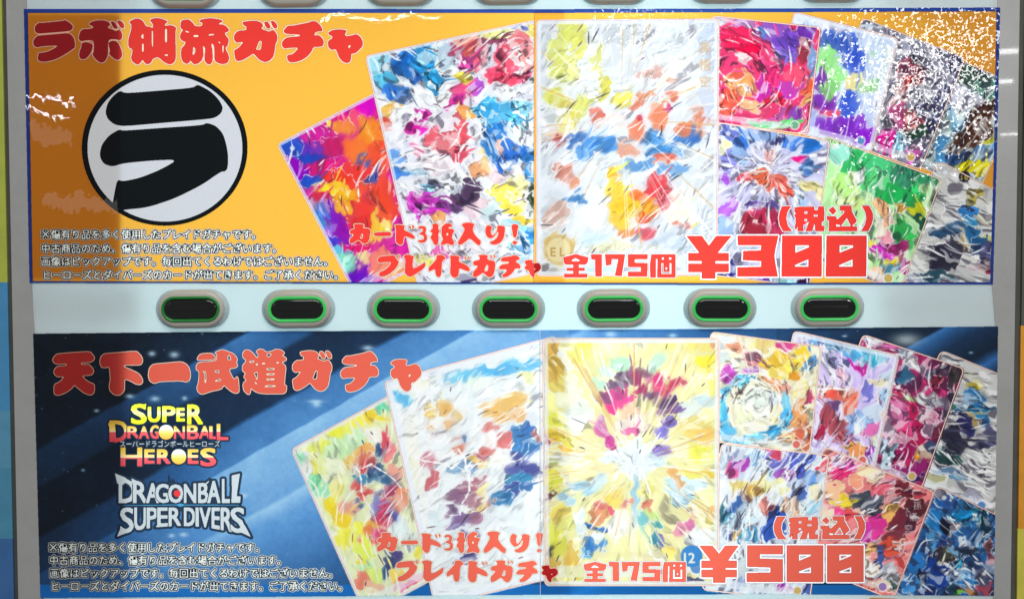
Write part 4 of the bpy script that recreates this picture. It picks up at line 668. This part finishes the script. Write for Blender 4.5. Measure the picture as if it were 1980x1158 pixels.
# ------------------------------------------------------------------ posters
YP = -0.0008
class Sheetwork:
    """layers of one poster; drawn topmost first so that no two prints overlap"""
    def __init__(s, root, X0, Y0, X1, Y1):
        s.root = root; s.X0, s.Y0 = X0, Y0; s.sh = ((Y1-Y0)*SS, (X1-X0)*SS); s.cover = np.zeros(s.sh, bool)
    def blank(s): return np.zeros(s.sh, bool)
    def put(s, name, M, mat, parent=None, label=None, uv=None, clip=None):
        bb = crop(M)
        if bb is None: return None
        y0, y1, x0, x1 = bb; y0 = max(y0-3, 0); x0 = max(x0-3, 0); y1 = min(y1+3, M.shape[0]); x1 = min(x1+3, M.shape[1])
        c = s.cover[y0:y1, x0:x1]; e = c.copy()
        e[1:] &= c[:-1]; e[:-1] &= c[1:]; e[:, 1:] &= c[:, :-1]; e[:, :-1] &= c[:, 1:]
        own = M[y0:y1, x0:x1] & ~e
        if clip is not None: own &= clip[y0:y1, x0:x1]
        o = trace(name, own, s.X0+x0/SS, s.Y0+y0/SS, mat, YP, parent or s.root, label, uv)
        s.cover[y0:y1, x0:x1] |= M[y0:y1, x0:x1]
        return o
def glyph_mask(w, gs):
    M = w.blank()
    for fills, holes in gs:
        T = w.blank() if False else None
        for p in fills: fill_poly(M, p, w.X0, w.Y0)
        for p in holes: fill_poly(M, p, w.X0, w.Y0, False)
    return M
def local_disc(M, r):
    bb = crop(M)
    if bb is None: return M
    p = int(r*SS)+4; y0, y1, x0, x1 = bb; y0 = max(y0-p, 0); x0 = max(x0-p, 0); y1 = min(y1+p, M.shape[0]); x1 = min(x1+p, M.shape[1])
    O = np.zeros_like(M); O[y0:y1, x0:x1] = disc(M[y0:y1, x0:x1], r); return O
def lettering(w, name, M, mat, rims, label=None):
    """fill on top, rims below it as sub-parts"""
    o = w.put(name, M, mat, label=label); par = o
    for r, m, nm in rims: w.put(nm, local_disc(M, r), m, parent=par)
    return o
NOTE = ['※傷有り品を多く使用したプレイドガチャです。', '中古商品のため、傷有り品を含む場合がございます。', '画像はピックアップです。毎回出てくるわけではございません。', 'ヒーローズとダイバーズのカードが出てきます。ご了承ください。']
def komejirushi(M, w, x, y):
    for a, b in ((1, 1), (1, -1)):
        fill_poly(M, [(x-6.5*a-.6, y-6.5*b), (x-6.5*a+.6, y-6.5*b), (x+6.5*a+.6, y+6.5*b), (x+6.5*a-.6, y+6.5*b)], w.X0, w.Y0)
    for a, b in ((6.3, 0), (-6.3, 0), (0, 6.3), (0, -6.3)):
        fill_poly(M, [(x+a-1, y+b-1), (x+a+1, y+b-1), (x+a+1, y+b+1), (x+a-1, y+b+1)], w.X0, w.Y0)
def notices(w, spans, glow):
    for s, (x0, x1, yc) in zip(NOTE, spans):
        M = w.blank(); text_line(M, s.replace('※', '　'), x0, x1, yc, 19.5, w.X0, w.Y0)
        if s[0] == '※': komejirushi(M, w, x0+9, yc)
        M = local_disc(M, .8)
        lettering(w, 'notice_lettering', M, M_note, [(1.6, M_notek, 'dark_outline'), (3.3, glow, 'pale_outline')])
def cards(w, specs, uv, mat, sheet_mask):
    for c in reversed(specs):
        Mb = w.blank(); fill_poly(Mb, rounded(c['q'], 12), w.X0, w.Y0); Mb &= sheet_mask
        Ma = w.blank(); fill_poly(Ma, rounded(inset(c['q'], 2.2), 10), w.X0, w.Y0); Ma &= sheet_mask
        a = w.put('artwork', Ma, mat, uv=uv)
        b = w.put('card', Mb, M_border, label=c['l'])
        if a and b: a.parent = b; a.matrix_parent_inverse = parent_inv(b)

# ---- upper poster
pos = at(990, 550)
root1 = thing('advertising_poster', 'orange upper poster with blue border and round black and white emblem, priced ¥300', 'poster', (pos.x, YP, pos.z), 'backlit posters on the machine')
X0, Y0, X1, Y1 = 30, 4, 1950, 562
img = np.zeros((Y1-Y0, X1-X0, 3)); img[:] = hx('c98a2a')
for k, c in enumerate(TOPC): paint_card(img, X0, Y0, c, k)
small_text(img, X0, Y0, '孫悟空', [(1363, 93), (1363, 126), (1363, 158)], 24, 'd8b080', .75, .6)
dot(img, X0, Y0, 1080, 483, 30, 'cfae66', .6); dot(img, X0, Y0, 1080, 483, 23, 'e8dcae', .8)
small_text(img, X0, Y0, 'EL', [(1075, 486), (1093, 486)], 24, 'b08a40', .8, .5)
small_text(img, X0, Y0, 'レクイレンザメテオ', [(1148+i*15, 478) for i in range(9)], 14, 'd0b070', .6, .3)
dot(img, X0, Y0, 1864, 342, 11, '1c2030'); small_text(img, X0, Y0, '10', [(1862, 343), (1871, 343)], 14, 'e0c040', .9, .6)
im1, uv1 = to_image('card art upper', img, X0, Y0); M_art1 = print_mat('card art print upper', None, image=im1)
W1 = Sheetwork(root1, X0, Y0, X1, Y1)
OUT1 = [(46, 18), (500, 18), (1033, 18.5), (1500, 17), (1934, 15), (1928, 290), (1920, 550), (1400, 551), (1033, 550), (500, 548), (57, 547)]
IN1 = [(53.5, 25.5), (500, 25.5), (1033, 25.5), (1500, 24), (1927, 22.5), (1922.5, 290), (1915, 546), (1400, 548), (1033, 547), (500, 545.5), (63, 544)]
full1 = W1.blank(); fill_poly(full1, OUT1, X0, Y0); inn1 = W1.blank(); fill_poly(inn1, IN1, X0, Y0)
lettering(W1, 'title_lettering', glyph_mask(W1, [RA, BO, SEN, RYU, GA, CHI, YA]), M_red, [(2.3, M_pink, 'pink_outline')])
left1 = W1.blank(); left1[:, :(1033-X0)*SS] = True
Mt = glyph_mask(W1, LINE2[-1:])
lettering(W1, 'slogan_lettering', glyph_mask(W1, LINE1), M_red, [(1.5, M_pink, 'pink_outline')])
o = W1.put('slogan_lettering', glyph_mask(W1, LINE2) & left1, M_red)
o2 = W1.put('slogan_end_lettering', Mt & ~left1, M_redshade, label='end of the last character on the right sheet, shade put into its red')
W1.put('pink_outline', local_disc(glyph_mask(W1, LINE2), 1.5), M_pink, parent=o)
lettering(W1, 'tax_lettering', glyph_mask(W1, [TAX]), M_red, [(1.9, M_white, 'white_outline')])
lettering(W1, 'price_lettering', glyph_mask(W1, [YEN3]), M_red, [(3.0, M_white, 'white_outline')])
lettering(W1, 'count_lettering', glyph_mask(W1, [COUNT]), M_red, [(1.9, M_white, 'white_outline')])
notices(W1, [(79, 506, 453), (79, 546, 480), (79, 645, 505), (81, 665, 531)], M_noteg)
Em = glyph_mask(W1, [EMB]); th = np.linspace(0, 6.2832, 97)[:-1]
ring = W1.blank(); fill_poly(ring, [(150+(629+599*math.cos(t))/3.735, 130+(583+563*math.sin(t))/3.735) for t in th], X0, Y0)
wh = W1.blank(); fill_poly(wh, [(150+(631+561*math.cos(t))/3.735, 130+(586+531*math.sin(t))/3.735) for t in th], X0, Y0)
e1 = W1.put('emblem_character', Em, M_black); e2 = W1.put('emblem_disc', wh, M_embw); e3 = W1.put('emblem', ring, M_black)
for e in (e1, e2): e.parent = e3; e.matrix_parent_inverse = parent_inv(e3)
e3['label'] = 'round black ringed emblem with a bold black character'
right1 = ~left1
cards(W1, TOPC[-3:-1], uv1, M_art1, inn1 & left1)
cards(W1, TOPC[:-3]+TOPC[-1:], uv1, M_art1, inn1 & right1)
for msk, nm, lb in ((left1, 'sheet', 'left orange sheet'), (right1, 'sheet', 'right sheet behind the card fan')):
    sh = W1.put(nm, inn1 & msk, M_orange, label=lb)
    W1.put('border', full1 & msk, M_blueline, parent=sh)

# ---- lower poster
pos = at(990, 1152)
root2 = thing('advertising_poster', 'night blue lower poster with slanting light bands and two game logos, priced ¥500', 'poster', (pos.x, YP, pos.z), 'backlit posters on the machine')
X0, Y0, X1, Y1 = 50, 622, 1944, 1166
H, W = Y1-Y0, X1-X0; Y, X = np.mgrid[Y0:Y1, X0:X1].astype(float)
t = Y+.56*X+(fbm(H, W, 90)-.5)*10
lv = [(-1e4, .06), (905, .06), (912, .42), (975, .30), (985, .10), (1075, .12), (1085, .45), (1148, .50), (1152, .72), (1262, .62), (1270, .75), (1300, .60), (1400, .45), (1560, .25), (1600, .14), (1650, .12), (1656, .55), (1700, .25), (1745, .12), (1770, .50), (1800, .18), (1850, .08), (3000, .06)]
v = np.interp(t, [a for a, _ in lv], [b for _, b in lv])
v = v*np.clip(.5+(X-80)/600, .3, 1.18)+.10*(fbm(H, W, 60)-.5)+.07*(fbm(H, W, 9)-.5)
v = v+.09*np.clip((X-235)/160, 0, 1)*(X < 1100)  # backlit area painted brighter, light put into the print colour
v = np.where((X > 1500), v*.9, v)
cs = np.array([[.05, .08, .12], [.10, .19, .31], [.17, .37, .60], [.34, .59, .85], [.62, .82, .97]]); q = np.clip(v, 0, .999)*4; qi = q.astype(int); fr = (q-qi)[..., None]
img = cs[qi]*(1-fr)+cs[np.minimum(qi+1, 4)]*fr
Cl = np.exp(-((X-1752)/26)**2-((Y-656)/12)**2)[..., None]*.7; img = img*(1-Cl)+np.array([.8, .85, .85])*Cl
rr = np.random.default_rng(5)
for _ in range(420):
    x, y = rr.random()*W, rr.random()*H; s = rr.random()**3; sp = (rr.random()**2*.8)
    y0, y1, x0, x1 = int(max(y-6, 0)), int(min(y+7, H)), int(max(x-9, 0)), int(min(x+10, W))
    g = np.exp(-((X[y0:y1, x0:x1]-X0-x)/(1+3.2*s))**2-((Y[y0:y1, x0:x1]-Y0-y)/(1+1.8*s))**2)[..., None]*sp
    img[y0:y1, x0:x1] = img[y0:y1, x0:x1]*(1-g)+np.array([.7, .88, 1.])*g
for x, y, a, b in ((294, 683, 7, 5), (337, 685, 9, 6), (251, 765, 8, 4), (300, 770, 9, 5), (357, 769, 5, 4), (187, 793, 5, 3), (711, 672, 11, 5), (610, 775, 14, 3), (612, 780, 8, 6), (332, 1034, 6, 4), (355, 1032, 8, 4), (470, 957, 8, 5), (1180, 645, 10, 6), (1300, 648, 8, 4), (1632, 649, 5, 2), (1876, 681, 4, 2)):
    g = np.exp(-((X-x)/a)**2-((Y-y)/b)**2)[..., None]*.75; img = img*(1-g)+np.array([.78, .92, 1.])*g
img *= 1+(rng.random((H, W, 1))-.5)*.08
g = ((Y > 1128) & (X < 1700))[..., None]; img = np.where(g, img*.25+np.array([.06, .44, .80])*.75, img)
for k, c in enumerate(BOTC): paint_card(img, X0, Y0, c, k+20)
small_text(img, X0, Y0, '孫悟空', [(1773, 976), (1765, 998), (1756, 1020)], 17, 'd8d4d8', .9, .4)
small_text(img, X0, Y0, ':', [(1752, 1034)], 17, 'd8d4d8', .9, .4)
small_text(img, X0, Y0, 'GT', [(1747, 1045), (1742, 1058)], 18, 'e4e0e4', .95, .6)
small_text(img, X0, Y0, '極限パワーのかめはめ波', [(1146+i*13, 1071) for i in range(11)], 14, 'd8c890', .6, .3)
small_text(img, X0, Y0, '1000', [(1152+i*8, 1061) for i in range(4)], 12, 'e8e0c0', .7, .3)
dot(img, X0, Y0, 1337, 1074, 21, '3a86d0'); small_text(img, X0, Y0, '12', [(1331, 1076), (1344, 1076)], 28, 'f4f4e0', .95, .8)
small_text(img, X0, Y0, 'R', [(1378, 727)], 18, 'ffffff', .9, .8)
im2, uv2 = to_image('card art lower', img, X0, Y0); M_art2 = print_mat('card art print lower', None, image=im2)
W2 = Sheetwork(root2, X0, Y0, X1, Y1)
OUT2 = [(64, 645), (500, 640.5), (1044, 638), (1500, 635), (1930, 631), (1922, 1151), (1500, 1148), (1044, 1149), (500, 1153), (78, 1155)]
full2 = W2.blank(); fill_poly(full2, OUT2, X0, Y0)
left2 = W2.blank(); left2[:, :int((1043.5-X0)*SS)] = True
sub = lambda g, a, b, c, d: xf(g, lambda x: a+(x-b)*c, lambda y: d[0]+(y-d[1])*d[2])
GA2 = sub(GA, 565, 451.6, .90, (678, 40.6, .975)); CHI2 = sub(CHI, 658.7, 545, .902, (679, 41, .975)); YA2 = sub(YA, 755, 633.6, .877, (694, 57, .95))
lettering(W2, 'title_lettering', glyph_mask(W2, [TEN, KA, ICHI, BU, DOU, GA2, CHI2, YA2]), M_red2, [(1.7, M_pink, 'pink_outline')])
L1 = [sub(g, 729, 676, .982, (1029, 433, .96)) for g in LINE1]; L2 = [sub(g, 765.6, 729.4, .989, (1082, 492, .96)) for g in LINE2]
lettering(W2, 'slogan_lettering', glyph_mask(W2, L1), M_red2, [(1.5, M_pink, 'pink_outline')])
o = W2.put('slogan_lettering', glyph_mask(W2, L2) & left2, M_red2)
W2.put('slogan_end_lettering', glyph_mask(W2, L2[-1:]) & ~left2, M_redshade, label='end of the last character on the right sheet, shade put into its red')
W2.put('pink_outline', local_disc(glyph_mask(W2, L2), 1.5), M_pink, parent=o)
lettering(W2, 'tax_lettering', glyph_mask(W2, [sub(TAX, 1495.6, 1505.2, .969, (998, 398.6, .90))]), M_red2, [(1.9, M_white, 'white_outline')])
lettering(W2, 'price_lettering', glyph_mask(W2, [YEN5]), M_red2, [(3.0, M_white, 'white_outline')])
lettering(W2, 'count_lettering', glyph_mask(W2, [sub(COUNT, 1127.9, 1088.5, .911, (1085, 491, .86))]), M_red2, [(1.9, M_white, 'white_outline')])
notices(W2, [(94, 512, 1057.5), (95, 554, 1082), (96, 654, 1107), (97, 673, 1132)], M_noteg2)
# first logo: SUPER / DRAGONBALL / HEROES
def zb(l): return [(200+a/6.6, 770+b/6.6, 200+c/6.6, 770+d/6.6) for a, b, c, d in l]
rows = [('SUPER', [(345, 62, 560, 335), (560, 100, 735, 310), (745, 90, 930, 308), (925, 112, 1045, 298), (1065, 72, 1275, 335)], 60, 335, [(0, 'e6ee20'), (.35, 'eaf02a'), (.55, 'f6f8b0'), (.75, 'e6f040'), (1, 'd8e62a')], 2.3),
        ('DRAG', [(70, 275, 320, 560), (300, 350, 465, 512), (445, 350, 590, 520), (590, 335, 712, 520)], 300, 530, None, 1.7),
        ('NBALL', [(892, 350, 1045, 522), (1062, 335, 1225, 525), (1212, 345, 1372, 520), (1345, 350, 1490, 522), (1440, 318, 1600, 535)], 300, 530, None, 1.7),
        ('HER', [(212, 620, 500, 870), (515, 640, 660, 838), (678, 640, 862, 840)], 615, 870, None, 2.3), ('ES', [(1070, 640, 1220, 840), (1230, 625, 1445, 872)], 615, 870, None, 2.3)]
logo_all = W2.blank(); lp = []
for s, bx, ya, yb, st, bold in rows:
    M = letters(W2, [(ch, lambda u, v, a=a, b=b, c=c, d=d: (a+bold+(c-a-2*bold)*u, d-bold+(b-d+2*bold)*v)) for ch, (a, b, c, d) in zip(s, zb(bx))], bold, .9)
    if s == 'DRAG': fill_poly(M, [(200+x/6.6, 770+y/6.6) for x, y in ((55, 320), (130, 280), (150, 330), (170, 560), (150, 575), (110, 470))], X0, Y0)
    if s == 'SUPER': fill_poly(M, [(200+x/6.6, 770+y/6.6) for x, y in ((520, 70), (548, 60), (545, 110), (500, 120))], X0, Y0)
    z0 = at(400, 770+yb/6.6).z; z1 = at(400, 770+ya/6.6).z
    st = st or [(0, 'd8444e'), (.46, 'e05458'), (.48, 'f6d8a0'), (.68, 'eecb58'), (1, 'd8a83a')]
    lp.append((s, M, print_mat('logo gradient print', None, ramp=(z0, z1, st, 0)))); logo_all |= M
kt = W2.blank(); text_line(kt, 'スーパードラゴンボールヒーローズ', 231, 426, 857.5, 14, X0, Y0); kt = local_disc(kt, .6)
balls = []
for cx, cy, r in ((800, 430, 95), (961, 742, 98)):
    B_ = W2.blank(); fill_poly(B_, [(200+(cx+r*math.cos(q))/6.6, 770+(cy+r*1.02*math.sin(q))/6.6) for q in th], X0, Y0); balls.append(B_); logo_all |= B_
logo_all |= kt
root_logo = None; made = []
made.append(W2.put('katakana_lettering', kt, M_logow))
for (cx, cy), B_ in zip(((800, 430), (961, 742)), balls):
    z = at(320, 770+cy/6.6).z; made.append(W2.put('logo_ball', B_, print_mat('logo ball print', None, ramp=(z-.006, z+.006, [(0, 'e8a840'), (.4, 'f0cc50'), (.6, 'f4ec9a'), (.8, 'f4f6fa'), (1, 'dde4f0')], 0))))
for s, M, m in lp: made.append(W2.put('logo_lettering', M, m))
base = W2.put('game_logo', local_disc(logo_all, 2.9), M_logok, label='yellow and red three line game logo with dark outline')
# second logo: DRAGONBALL / SUPER DIVERS, arched
zx = lambda x: 210+x/6.828; zy = lambda y: 900+y/6.828
top1 = lambda x: np.interp(x, [90, 300, 500, 900, 1250, 1600, 1740], [140, 180, 222, 242, 222, 150, 110])
bot2 = lambda x: np.interp(x, [100, 300, 500, 700, 950, 1200, 1400, 1600, 1800, 1880], [915, 880, 832, 806, 796, 806, 832, 872, 905, 930])
it = [(ch, lambda u, v, a=a+9, b=b-9: (zx(a+(b-a)*u), zy(484+(top1(a+(b-a)*u)+11-484)*v))) for ch, a, b in zip('DRAGONBAL', (130, 320, 492, 615, 785, 990, 1178, 1300, 1492), (355, 515, 672, 798, 985, 1158, 1322, 1478, 1605))]
it += [(ch, lambda u, v, a=a+9, b=b-9: (zx(a+(b-a)*u), zy(bot2(a+(b-a)*u)-11+(556-bot2(a+(b-a)*u)+11)*v))) for ch, a, b in zip('SUPERDIVERS', (150, 335, 500, 640, 790, 990, 1145, 1195, 1355, 1475, 1605), (335, 500, 650, 785, 958, 1145, 1192, 1352, 1472, 1640, 1800))]
M = letters(W2, it, 1.9, .7)
for p in ('80,95 215,150 260,190 180,260 120,235 55,228 110,225', '300,160 360,190 340,240 305,230', '105,940 165,800 215,845 260,880', '1700,860 1800,780 1885,945', '1622,125 1738,98 1702,335 1696,398 1748,402 1738,490 1618,490 1624,330', '1270,235 1340,180 1310,240', '610,812 680,740 700,800'):
    fill_poly(M, [(zx(x), zy(y)) for x, y in P(p)], X0, Y0)
R_ = W2.blank(); fill_poly(R_, [(zx(903+48*math.cos(q)), zy(365+50*math.sin(q))) for q in th], X0, Y0)
K_ = local_disc(M | R_, 4.3); fill_poly(K_, [(zx(x), zy(y)) for x, y in P('790,110 830,200 850,165 890,225 780,225')], X0, Y0)
fill_poly(K_, [(zx(x), zy(y)) for x, y in P('150,400 1750,400 1750,600 150,600')], X0, Y0)
B3 = W2.blank(); fill_poly(B3, [(zx(x), zy(y)) for x, y in P('190,517 900,508 950,490 1000,508 1740,512 1740,524 1000,526 950,545 900,526 190,530')], X0, Y0)
r = W2.put('red_dot', R_, M_reddot); wl = W2.put('logo_lettering', M, M_logow)
gl_ = W2.put('light_streak', B3, print_mat('logo streak print', (.05, .22, .45), (.08, .35, .6)))
b2 = W2.put('game_logo', K_, M_logok, label='white arched two line game logo with dark outline')
for e in (r, wl, gl_): e.parent = b2; e.matrix_parent_inverse = parent_inv(b2)
for e in made:
    if e: e.parent = base; e.matrix_parent_inverse = parent_inv(base)
cards(W2, BOTC[-3:-1], uv2, M_art2, full2 & left2)
cards(W2, BOTC[:-3]+BOTC[-1:], uv2, M_art2, full2 & ~left2)
for msk, lb in ((left2, 'left night blue sheet'), (~left2, 'right sheet behind the card fan')):
    W2.put('sheet', full2 & msk, M_art2, label=lb, uv=uv2)
# cut edges where the two halves meet
prism('sheet_edge', [(1043.2, 638), (1044.6, 638), (1045.3, 1149), (1044.0, 1149)], YP-.0004, YP-.00005, M_seam, root2)
prism('sheet_edge', [(1032.6, 19), (1033.4, 19), (1032.4, 550), (1031.6, 550)], YP-.0004, YP-.00005, plastic('shaded paper edge', (.16, .13, .15), .7), root1)  # shade of the upper seam painted into the edge colour

# ------------------------------------------------------------------ the machine
pos = at(990, 1158)
mach = thing('vending_machine', 'grey vending machine front with a glowing panel, rows of green ringed buttons and two posters', 'vending machine', (pos.x, 0, pos.z))
M_strip = plastic('lit white plastic', (.44, .455, .46), .45, (.47, .575, .59), .4, .045)
M_rail = plastic('grey plastic rail', (.385, .385, .375), .35, None, .5, .07, .6)
M_groove = plastic('dark rubber groove', (.085, .085, .07), .6, None, .3, .15)
M_baffle = plastic('dark baffle plastic', (.025, .025, .025), .8)
prism('light_strip', [(52, -75), (1935, -75), (1935, 20), (52, 24)], 0, .002, M_strip, mach)
prism('light_strip', [(62, 542), (1926, 545), (1928, 637), (66, 650)], 0, .002, M_strip, mach)
prism('light_strip', [(84, 1150), (1924, 1146), (1922, 1250), (88, 1250)], 0, .002, M_strip, mach)
gl = lambda y: 9+(y-0)*.0205; gr = lambda y: 1973.5-(y-0)*.0155
prism('side_rail', [(gl(-75)+3, -75), (50, -75), (61, 545), (68, 650), (84, 1250), (gl(1250)+3, 1250)], -.0003, .012, M_rail, mach)
prism('side_rail', [(1930, -75), (gr(-75)-2, -75), (gr(1250)-2, 1250), (1919, 1250), (1925, 640), (1917, 545)], -.0003, .012, M_rail, mach)
prism('edge_groove', [(gl(-75)-8, -75), (gl(-75)+3, -75), (gl(1250)+3, 1250), (gl(1250)-9, 1250)], .004, .03, M_groove, mach)
prism('edge_groove', [(gr(-75)-2, -75), (gr(-75)+12, -75), (gr(1250)+15, 1250), (gr(1250)-2, 1250)], .004, .03, M_groove, mach)
prism('light_baffle', [(40, 30), (234, 30), (235, 540), (50, 540)], .0012, .004, M_baffle, mach)
prism('light_baffle', [(60, 655), (243, 655), (246, 1143), (80, 1143)], .004, .0065, M_baffle, mach)
for a, b in ((-75, 20), (552, 634), (1156, 1250)):
    prism('light_baffle', [(30, a), (268, a), (272, b), (40, b)], .012, .014, M_baffle, mach)  # unseen baffles, added to fade the backlight towards the strip ends
    prism('light_baffle', [(1700, a), (1960, a), (1960, b), (1700, b)], .014, .016, M_baffle, mach)
# paper of the left sheets lapping behind the right ones
M_under = plastic('paper underlap', (.5, .5, .5), .8, (.62, .62, .62), .1, .03)
prism('sheet_underlap', [(1034, 22), (1092, 22), (1092, 546), (1033, 546)], .0003, .0005, M_under, root1)
prism('sheet_underlap', [(1044.5, 642), (1103, 642), (1103, 1146), (1045.5, 1146)], .0003, .0005, M_under, root2)
# coloured prints beyond the machine
nl = thing('neighbouring_machine', 'side of the machine to the left, yellow green above and blue below', 'vending machine', at(0, 1158, .02))
nr = thing('neighbouring_machine', 'side of the machine to the right, grey above, orange and yellow green below', 'vending machine', at(1980, 1158, .02))
mc = lambda n, c: plastic(n, lh(c), .4, None, .5, .12)
def side(par, left, a, b, m, nm):
    if left: pts = [(-120, a), (gl(a)-8.2, a), (gl(b)-8.2, b), (-120, b)]
    else: pts = [(gr(a)+12.5, a), (2100, a), (2100, b), (gr(b)+13.5, b)]
    prism(nm, pts, .002, .03, m, par)
side(nl, 1, -75, 546, mc('yellow green print', 'b4bc4c'), 'yellow_green_print'); side(nl, 1, 546, 795, mc('blue print', '4a90c0'), 'blue_print')
side(nl, 1, 795, 905, mc('sky print', '5a98b8'), 'blue_print'); side(nl, 1, 905, 1042, mc('dusty blue print', '4d8fae'), 'blue_print'); side(nl, 1, 1042, 1250, mc('mid blue print', '3c6ca4'), 'blue_print')
side(nr, 0, -75, 630, mc('grey side', '55594f'), 'grey_side'); side(nr, 0, 630, 1023, mc('orange side print', 'e09a30'), 'orange_print'); side(nr, 0, 1023, 1250, mc('yellow side print', 'd0c850'), 'yellow_print')
tg = prism('price_tag', rounded([(1676, 1152.5), (1736, 1155), (1734, 1185), (1674, 1185)], 10), -.012, -.002, plastic('orange tag plastic', lh('d8902c'), .5), None)
tg['label'] = 'rounded orange tag just showing at the bottom edge under the blue poster'; tg['category'] = 'tag'

# ---- selector buttons
def stadium(w, h, n=12):
    r = h/2; c = w/2-r; out = []
    for i in range(n+1): a = -math.pi/2+math.pi*i/n; out.append((c+r*math.cos(a), r*math.sin(a)))
    for i in range(n+1): a = math.pi/2+math.pi*i/n; out.append((-c+r*math.cos(a), r*math.sin(a)))
    return out
def loft(name, profile, mat, cap=True, capback=False):
    """profile: (width, height, y) from back to front in metres"""
    V, F = [], []; n = None
    for w_, h_, y_ in profile:
        ring_ = stadium(w_, h_); n = len(ring_); V += [(x, y_, z) for x, z in ring_]
    for k in range(len(profile)-1):
        for i in range(n): F.append((k*n+i, k*n+(i+1) % n, (k+1)*n+(i+1) % n, (k+1)*n+i))
    if cap: F.append(tuple(range((len(profile)-1)*n, len(profile)*n)))
    return mesh(name, V, F, mat, True)
u = DIST/FPX
M_bez = plastic('warm grey button shell', (.52, .49, .43), .33, (.03, .035, .035), .5, .04)
M_fl = plastic('milky flange', (.40, .45, .45), .3, (.24, .31, .33), .5, .02)
M_grn = plastic('clear green plastic', (.02, .26, .045), .2, None, .6, .25)
M_lit = plastic('glowing green plastic', (.03, .36, .07), .2, None, .6, .25)
_b = [n for n in M_lit.node_tree.nodes if n.type == 'BSDF_PRINCIPLED'][0]; _b.inputs['Emission Color'].default_value = (.06, .85, .16, 1); _b.inputs['Emission Strength'].default_value = .33
M_len = plastic('black glossy lens', (.006, .006, .006), .08, None, .6, .02, .3)
M_win = plastic('dark window', (.012, .012, .011), .25, None, .4, .02)
fl_me = loft('flange', [(143*u, 76*u, -.0004), (142*u, 75*u, -.0012), (137*u, 70*u, -.0030)], M_fl)
bz_me = loft('shell', [(128*u, 75.5*u, -.0008), (127.5*u, 74.5*u, -.0028), (125.5*u, 70.5*u, -.0049), (121*u, 62*u, -.0061), (116*u, 53*u, -.0064), (113*u, 50*u, -.0064)], M_bez)
rg_me = loft('light_ring', [(113*u, 49.5*u, -.0060), (112.5*u, 49*u, -.0072), (110*u, 46.5*u, -.0075), (105*u, 41.5*u, -.0075), (103*u, 39.5*u, -.0070), (102*u, 38.5*u, -.0064)], M_grn, cap=True)
ln_me = loft('lens', [(101*u, 38*u, -.0062), (100.5*u, 37*u, -.0069), (98.5*u, 34.5*u, -.0074), (95*u, 31*u, -.0077), (85*u, 24*u, -.0078)], M_len)
wn_me = loft('window', [(72*u, 9*u, -.00778), (70*u, 7*u, -.00786)], M_win)
centres = [(373, 597), (577.5, 597), (780.5, 597), (983.5, 597), (1186, 596), (1392, 595.5), (1599.5, 594.5)]
upper = [(359, -21), (567.5, -23), (773.5, -25), (980.5, -27), (1186.5, -28), (1397, -30), (1608, -32)]
gr_me = rg_me.copy(); gr_me.name = 'light_ring'; gr_me.materials[0] = M_lit
for k, (cx, cy) in enumerate(centres+upper):
    b = bpy.data.objects.new('select_button', fl_me); COL.objects.link(b); p = at(cx, cy); b.parent = mach
    b.location = p - mach.location
    b.rotation_euler = (random.uniform(-.02, .02), random.uniform(-.012, .012), random.uniform(-.015, .015))
    for nm, me in (('shell', bz_me), ('light_ring', rg_me if k == 0 else gr_me), ('lens', ln_me), ('window', wn_me)):
        c = bpy.data.objects.new(nm, me); COL.objects.link(c); c.parent = b
